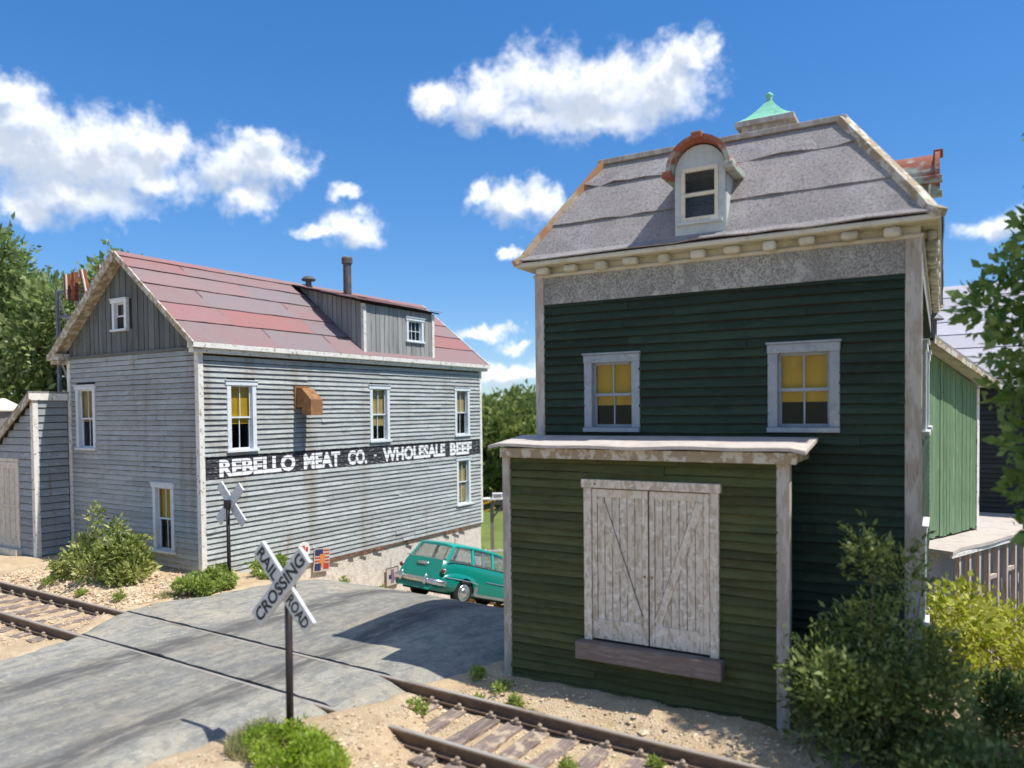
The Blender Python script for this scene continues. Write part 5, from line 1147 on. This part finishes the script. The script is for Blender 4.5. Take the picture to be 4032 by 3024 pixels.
# ================================================================== beyond, between the two houses
TS = thing('timber_stand', 'grey timber post with braced white shelf between the two houses', 'stand', (-12.42, 18.06, 0), .6)
zg = ground_z(-12.4, 18)
obj('post', MB().box(-.05, .05, -.05, .05, zg-.1, .03), 'oldpost', TS); obj('beam', MB().box(-.05, .62, -.04, .04, .04, .14), 'oldpost', TS); obj('brace', MB().bar((.03, 0, -.32), (.34, 0, .04), .05, .05), 'oldpost', TS)
obj('shelf', MB().box(-.25, .62, -.2, .2, .20, .235), 'white_plain', TS); obj('shelf_leg', MB().box(.0, .05, -.03, .03, .14, .20).box(.3, .35, -.03, .03, .14, .20), 'oldpost', TS)
obj('white_box', MB().box(.02, .32, -.12, .12, .237, .38), 'white_plain', TS); obj('box_face', MB().box(.06, .28, -.126, -.121, .26, .35), 'slate', TS)
YB = thing('yellow_barrier', 'yellow slanted beam by the far corner of the warehouse', 'barrier', (-13.0, 18.3, 0), .6)
obj('upper_beam', MB().bar((-.35, 0, -.12), (.45, 0, .12), .04, .06), 'yellow', YB); obj('lower_beam', MB().bar((-.35, 0, -.36), (.45, 0, -.12), .04, .04), 'yellow', YB)
for x in (-.3, .38): obj('post', MB().box(x-.025, x+.025, -.03, .03, zg-.1, .06 if x > 0 else -.1), 'yellow', YB)
FE = thing('rail_fence', 'low white rail fence beyond the two houses', 'fence', (-13.1, 17.3, 0), .6)
zf = ground_z(-13, 17.5)
for k in range(6): obj('post', MB().box(k*.4-.02, k*.4+.02, -.02, .02, zf-.1, zf+1.5), 'white_plain', FE)
for z in (zf+1.12, zf+1.45): obj('rail', MB().box(-.1, 2.2, -.035, -.021, z-.025, z+.025), 'white_plain', FE)
for k, (x, y) in enumerate(((-12.45, 16.9), (-11.95, 17.1))):
    b = thing('brown_hopper', ('left', 'right')[k]+' of two dark brown tapered bins behind the teal wagon', 'bin', (x, y, hill(x, y)-.03), .5, 'brown bins')
    obj('bin_body', MB().lathe([(.26, 0), (.10, .95)], (0, 0, 0), 4, square=True), 'brown', b); obj('bin_lid', MB().box(-.09, .09, -.09, .09, .95, 1.0), 'oldpost', b)
M['crate'] = MAT('orange brown crate board', (.40, .22, .08), .85, [((.26, .13, .05), 8, .5, .68, ISO, .6)], rnd=.15)
for k, (x, y, lab) in enumerate(((-11.0, 14.9, 'orange crate lying beyond the rear wheels of the teal wagon'), (-10.2, 15.3, 'tan crate lying under the tail of the teal wagon'), (-8.9, 15.2, 'brown crate by the front wheel of the teal wagon'))):
    c = thing('crate', lab, 'crate', (x, y, hill(x, y)-.05), .4+k, 'crates below the slope')
    for i in range(3):
        obj('slat', MB().box(-.2, .2, -.16, -.145, .03+.1*i, .11+.1*i), 'crate', c); obj('slat', MB().box(-.2, .2, .145, .16, .03+.1*i, .11+.1*i), 'crate', c)
        obj('end_slat', MB().box(-.2, -.185, -.144, .144, .03+.1*i, .11+.1*i), 'crate', c); obj('end_slat', MB().box(.185, .2, -.144, .144, .03+.1*i, .11+.1*i), 'crate', c)
    obj('base_board', MB().box(-.18, .18, -.14, .14, .0, .025), 'crate', c)

# ================================================================== vegetation
def leaf_mesh(name, P, D, size, aspect=.5, fold=.25, seed=0, quad=True):
    """P (n,3) leaf bases, D (n,3) preferred directions, one folded kite-shaped leaf at each"""
    rs = np.random.RandomState(seed); n = len(P); P = np.asarray(P, float); D = np.asarray(D, float)+rs.normal(0, .35, (n, 3))
    D /= np.linalg.norm(D, axis=1)[:, None]+1e-9
    R = rs.normal(0, 1, (n, 3)); R[:, 2] *= .6; S = np.cross(D, R); S /= np.linalg.norm(S, axis=1)[:, None]+1e-9; Nn = np.cross(S, D)
    sz = size*np.clip(rs.lognormal(-.05, .40, n), .35, 1.75)[:, None]
    a = P; b = P+D*sz*.45+S*sz*aspect*.5+Nn*sz*fold*.3; c = P+D*sz+Nn*sz*rs.uniform(-.2, .1, (n, 1)); d = P+D*sz*.45-S*sz*aspect*.5+Nn*sz*fold*.3
    V = np.stack([a, b, c, d], 1).reshape(-1, 3)
    me = bpy.data.meshes.new(name); me.vertices.add(4*n); me.vertices.foreach_set('co', V.astype(np.float32).ravel())
    me.loops.add(4*n); me.loops.foreach_set('vertex_index', np.arange(4*n, dtype=np.int32)); me.polygons.add(n)
    me.polygons.foreach_set('loop_start', np.arange(0, 4*n, 4, dtype=np.int32)); me.update(calc_edges=True); me.validate(); return me
def clump_points(clumps, n, rs, shell=.55):
    """points in the outer part of ellipsoid clumps (c, r), with outward directions"""
    w = np.array([np.mean(c[1])**2 for c in clumps]); w = w/w.sum(); idx = rs.choice(len(clumps), n, p=w)
    C = np.array([c[0] for c in clumps], float)[idx]; R = np.array([c[1] if hasattr(c[1], '__len__') else (c[1],)*3 for c in clumps], float)[idx]
    d = rs.normal(0, 1, (n, 3)); d /= np.linalg.norm(d, axis=1)[:, None]; rad = (shell+(1-shell)*rs.rand(n, 1)**.6)*(1+rs.normal(0, .10, (n, 1)))
    return C+d*R*rad, d
def branchy(mb, base, targets, r0, rs, bend=.15):
    base = Vector(base)
    for t in targets:
        t = Vector(t); m1 = base.lerp(t, .35)+Vector(rs.normal(0, bend, 3))*(t-base).length*.5; m1.z = base.z+(t.z-base.z)*.45; m2 = base.lerp(t, .7)+Vector(rs.normal(0, bend, 3))*(t-base).length*.3
        mb.tube([base, m1, m2, t], [r0, r0*.75, r0*.5, r0*.2], 6, cap=False)
def tree(name, label, loc, clumps, n, size, leaf, trunk_h, r0, seed, group=None, aspect=.5, shell=.5, limbs=14, cat='tree', sprigs=0):
    rs = np.random.RandomState(seed); t = thing(name, label, cat, loc, 0, group)
    mb = MB(); mb.tube([(0, 0, -.3), (rs.normal(0, .05)*r0, 0, trunk_h*.5), (0, 0, trunk_h)], [r0*1.25, r0, r0*.8], 9)
    tg = [clumps[i][0] for i in rs.permutation(len(clumps))[:limbs]]; branchy(mb, (0, 0, trunk_h*.85), tg, r0*.5, rs, .12)
    obj('trunk', mb, 'bark', t, smooth=True)
    P, D = clump_points(clumps, n, rs, shell); D = D*.8+np.array((0, 0, .25))
    if sprigs:                                          # leafy shoots poking out of the outline
        for k in range(sprigs):
            c, r = clumps[rs.randint(len(clumps))]; d = rs.normal(0, 1, 3); d[2] = abs(d[2])+.3; d /= np.linalg.norm(d); r = np.mean(r)
            m_ = 12; s = np.linspace(.85, 1.45, m_)[:, None]; q = np.array(c)+d*r*s+rs.normal(0, .03*r, (m_, 3)); P = np.vstack([P, q]); D = np.vstack([D, np.tile(d, (m_, 1))+rs.normal(0, .6, (m_, 3))])
    obj('crown', leaf_mesh('crown', P, D, size, aspect, seed=seed), leaf, t); return t
def crown(rs, n, cx, cy, cz, rx, ry, rz, r):
    out = []
    for _ in range(n):
        d = rs.normal(0, 1, 3); d /= np.linalg.norm(d); d *= rs.uniform(.35, 1)**.6
        out.append(((cx+d[0]*rx, cy+d[1]*ry, cz+d[2]*rz), r*rs.uniform(.65, 1.25)))
    return out
rs = np.random.RandomState(21)
tree('leafy_tree', 'tall broad-leaved tree filling the left edge behind the warehouse', (-23.2, 9.6, 0), crown(rs, 46, 0, 0, 4.3, 3.2, 2.6, 3.1, .88), 42000, .155, 'leaf_tree', 2.6, .28, 31, 'trees', .52, .35, 16, sprigs=120)
tree('leafy_tree', 'smaller broad-leaved tree whose top shows just above the warehouse ridge', (-20.2, 11.9, 0), crown(rs, 26, -.2, 0, 4.55, 1.7, 1.5, 2.2, .72), 20000, .155, 'leaf_tree', 2.6, .2, 32, 'trees', .52, .35, 12, sprigs=60)
tree('leafy_tree', 'outermost broad-leaved tree beyond the left edge', (-27.5, 7.5, 0), crown(rs, 30, 0, 0, 3.4, 2.6, 2.4, 2.6, .95), 18000, .17, 'leaf_tree', 2.2, .25, 33, 'trees', .52, .35, 12, sprigs=40)
# wood beyond the meadow: three kinds of crown, copied tree by tree
protos = []
for k in range(3):
    r2_ = np.random.RandomState(50+k); protos.append(tree('woodland_tree', '', (0, -60, -30), crown(r2_, 38, 0, 0, 2.7, 2.5, 2.5, 2.6, .95), 10000, .30, 'leaf_far', 1.6, .25, 60+k, 'woodland beyond the meadow', .6, .45, 8, sprigs=40))
rg = random.Random(19); spots = []
for k in range(9):
    x = -40+3.3*k+rg.uniform(-.8, .8); spots.append((x, 36+rg.uniform(-1.5, 2)))
for k in range(8): spots.append((-46+3.9*k+rg.uniform(-1, 1), 48+rg.uniform(-2, 2)))
order = sorted(range(len(spots)), key=lambda i: math.atan2(spots[i][0], spots[i][1]))
for i, (x, y) in enumerate(spots):
    o = protos[i] if i < 3 else copy_tree(protos[i % 3])
    o.location = (x, y, ground_z(x, y)+.1); o.rotation_euler = (0, 0, rg.uniform(0, 6)); s = rg.uniform(.95, 1.06)*(1.0 if y < 46 else 1.08); o.scale = (s, s, s*rg.uniform(.92, 1.05))
    o['label'] = 'dense green tree in the wood beyond the meadow between the houses'
# near tree on the right
rs = np.random.RandomState(77)
cl = crown(rs, 42, 1.0, -.1, 3.2, .75, .85, 1.45, .36)
cl += [((-.08, -.05, 3.62), .24), ((.05, .0, 3.95), .20), ((.12, .0, 3.35), .26), ((.16, .05, 2.95), .24), ((.22, .0, 2.6), .24), ((.26, -.05, 2.25), .24), ((.34, .0, 1.9), .22), ((.30, .0, 4.25), .22), ((.30, .1, 4.68), .13), ((.36, .0, 4.95), .12), ((.52, .0, 5.1), .2), ((.6, -.1, 5.35), .18), ((.75, .0, 5.0), .3), ((.4, .1, 3.6), .34), ((.45, .1, 3.0), .34), ((.5, 0, 2.4), .3)]
tree('broadleaf_tree', 'blurred broad-leaved tree hanging in at the right edge', (0, 7.2, -.05), [((c[0][0]-1.35, c[0][1], c[0][2]), c[1]) for c in cl], 20000, .088, 'leaf_near', 2.2, .07, 78, 'trees', .58, .1, 26, sprigs=26).location = (1.35, 7.2, -.05)

def shrub(name, label, loc, clumps, n, size, leaf, seed, group=None, aspect=.45, shell=.35, stems=18, twig='twig', r0=.012, sprigs=30, upd=.35):
    rs = np.random.RandomState(seed); t = thing(name, label, 'shrub', loc, 0, group)
    mb = MB(); tg = []
    for c, r in clumps:
        for _ in range(max(1, stems//len(clumps))):
            d = rs.normal(0, 1, 3); d /= np.linalg.norm(d); tg.append(tuple(np.array(c)+d*np.array(r)*rs.uniform(.5, 1.05)))
    for q in tg: branchy(mb, (rs.normal(0, .04), rs.normal(0, .04), -.06), [q], r0, rs, .12)
    obj('stems', mb, twig, t)
    P, D = clump_points(clumps, n, rs, shell); D = D*.7+np.array((0, 0, upd))
    for k in range(sprigs):
        c, r = clumps[rs.randint(len(clumps))]; d = rs.normal(0, 1, 3); d[2] = abs(d[2])*.8+.25; d /= np.linalg.norm(d); m_ = 16
        s = np.linspace(.8, 1.5, m_)[:, None]; q = np.array(c)+d*np.array(r)*s+rs.normal(0, .012, (m_, 3)); P = np.vstack([P, q]); D = np.vstack([D, np.tile(d, (m_, 1))*.8+rs.normal(0, .6, (m_, 3))])
    keep = P[:, 2] > -.03
    obj('foliage', leaf_mesh('foliage', P[keep], D[keep], size, aspect, seed=seed), leaf, t); return t
def ball(rs, n, rx, ry, h, r, z0=.1):
    out = []
    for _ in range(n):
        a = rs.uniform(0, 2*PI); q = math.sqrt(rs.rand()); z = z0+(h-z0)*rs.rand()*(1-.55*q); rr = r*rs.uniform(.7, 1.2); out.append(((math.cos(a)*q*rx, math.sin(a)*q*ry, z), (rr, rr, rr*.9)))
    return out
R_ = np.random.RandomState
gz_ = lambda x, y: ground_z(x, y)
def S(name, label, x, y, *a, **k): return shrub(name, label, (x, y, gz_(x, y)), *a, **k)
S('leafy_shrub', 'yellow green leafy shrub against the warehouse gable', -12.95, 7.0, ball(R_(1), 30, 1.2, .42, .92, .24)+[((-.2, 0, 1.0), (.16, .14, .2)), ((.45, 0, .85), (.17, .15, .18))], 7500, .07, 'leaf_bush', 101, 'shrubs by the warehouse', .5, sprigs=60)
S('leafy_shrub', 'small light green shrub at the road edge below the far crossbuck', -10.45, 7.0, ball(R_(2), 9, .28, .22, .36, .13), 3000, .045, 'leaf_mid', 102, 'shrubs by the warehouse', .6, sprigs=12)
S('leafy_shrub', 'blue green shrub close behind the far crossbuck pole', -10.62, 7.62, ball(R_(3), 8, .22, .22, .42, .13), 2200, .05, 'leaf_mid', 103, 'shrubs by the warehouse', .6, sprigs=10)
S('leafy_shrub', 'low bright shrub along the warehouse long wall', -10.75, 8.75, ball(R_(4), 8, .35, .3, .36, .14), 2200, .05, 'leaf_mid', 104, 'shrubs by the warehouse', .6, sprigs=10)
S('tangled_bush', 'large dark tangled evergreen bush at the right corner of the freight shed', -.82, 6.62, ball(R_(5), 34, .55, .42, 1.45, .27)+[((.15, .25, 1.45), (.3, .3, .3)), ((-.1, .1, 1.6), (.2, .2, .22)), ((-.5, -.1, .5), (.22, .2, .3))], 15000, .05, 'leaf_dark', 105, None, .42, shell=.1, stems=70, sprigs=70)
S('dark_shrub', 'low dark green shrub in the bottom right corner', .15, 6.05, ball(R_(6), 18, .7, .45, .62, .24), 9000, .042, 'leaf_dark', 106, None, .5, shell=.2, stems=30, sprigs=30)
S('yellow_shrub', 'sunlit yellow green shrub below the loading dock', .2, 9.25, ball(R_(7), 30, 1.3, .7, 1.2, .30), 13000, .062, 'leaf_yellow', 107, None, .6, sprigs=40)
S('yellow_shrub', 'shaded olive shrub between the dark shrub and the yellow one', .45, 7.6, ball(R_(8), 16, .6, .5, .55, .22), 6500, .048, 'leaf_dark', 108, None, .5, sprigs=25)
S('moss_clump', 'bright green mossy clump at the foot of the near crossbuck', -4.62, 4.02, ball(R_(9), 22, .48, .30, .27, .12, .02), 17000, .026, 'leaf_bright', 109, None, .5, shell=.5, stems=8, sprigs=22)
# fine dry grass round the near crossbuck pole
def grass(label, x, y, n, r, h, mat, seed):
    rs = np.random.RandomState(seed); mb = MB()
    for _ in range(n):
        a = rs.uniform(0, 2*PI); q = r*math.sqrt(rs.rand()); px, py = math.cos(a)*q, math.sin(a)*q; hh = h*rs.uniform(.5, 1.2)*(1-.5*q/r); lx, ly = rs.normal(0, .25)*hh, rs.normal(0, .25)*hh; w = .0045; o = len(mb.V); ang = rs.uniform(0, PI); dx, dy = math.cos(ang)*w, math.sin(ang)*w
        z0 = ground_z(x+px, y+py)-ground_z(x, y)-.02
        mb.V += [(px-dx, py-dy, z0), (px+dx, py+dy, z0), (px+lx*.4+dx*.7, py+ly*.4+dy*.7, z0+hh*.6), (px+lx*.4-dx*.7, py+ly*.4-dy*.7, z0+hh*.6), (px+lx, py+ly, z0+hh)]
        mb.F += [(o, o+1, o+2, o+3), (o+3, o+2, o+4)]
    g = obj('grass_tuft', mb, mat); g.location = (x, y, ground_z(x, y)); return tag(g, label, 'grass', 'grass tufts')
grass('feathery dry grass tuft around the foot of the near crossbuck pole', -5.16, 4.08, 1500, .30, .30, 'grass_dry', 1)
grass('thin dry grass tuft by the small light green shrub', -10.75, 6.75, 400, .18, .16, 'grass_dry', 2)
weeds = [(-4.62, 6.42, .09, 'weed on the road edge nearest the freight shed corner'), (-4.28, 6.33, .09, 'weed just left of the freight shed corner post'), (-3.98, 6.15, .08, 'weed in the shade below the shed corner'), (-4.35, 6.02, .08, 'sunlit weed behind the far rail by the road edge'), (-4.62, 5.45, .11, 'green weed between the rails at the road edge'), (-3.75, 6.02, .06, 'tiny weed against the far rail'), (-2.95, 5.35, .07, 'weed between the sleepers in the foreground'), (-3.35, 4.75, .06, 'weed outside the near rail'), (-2.35, 5.7, .06, 'weed inside the far rail'), (-11.35, 6.35, .10, 'weed left of the road on the stony bank'), (-12.3, 6.25, .10, 'weed on the stony bank below the shrub'), (-13.4, 6.3, .12, 'weed at the far left of the stony bank'), (-10.9, 10.6, .12, 'weed under the striped poster'), (-10.95, 11.7, .14, 'weed left of the framed poster'), (-10.98, 12.6, .14, 'weed right of the framed poster')]
for i, (x, y, r, lab) in enumerate(weeds):
    o = S('weed', lab, x, y, ball(R_(200+i), 5, r*.7, r*.7, r*1.1, r*.5, .02), 260, .035, 'leaf_mid', 220+i, 'weeds on the bank and yard', .45, stems=5, sprigs=5, r0=.004)
    o['category'] = 'weed'
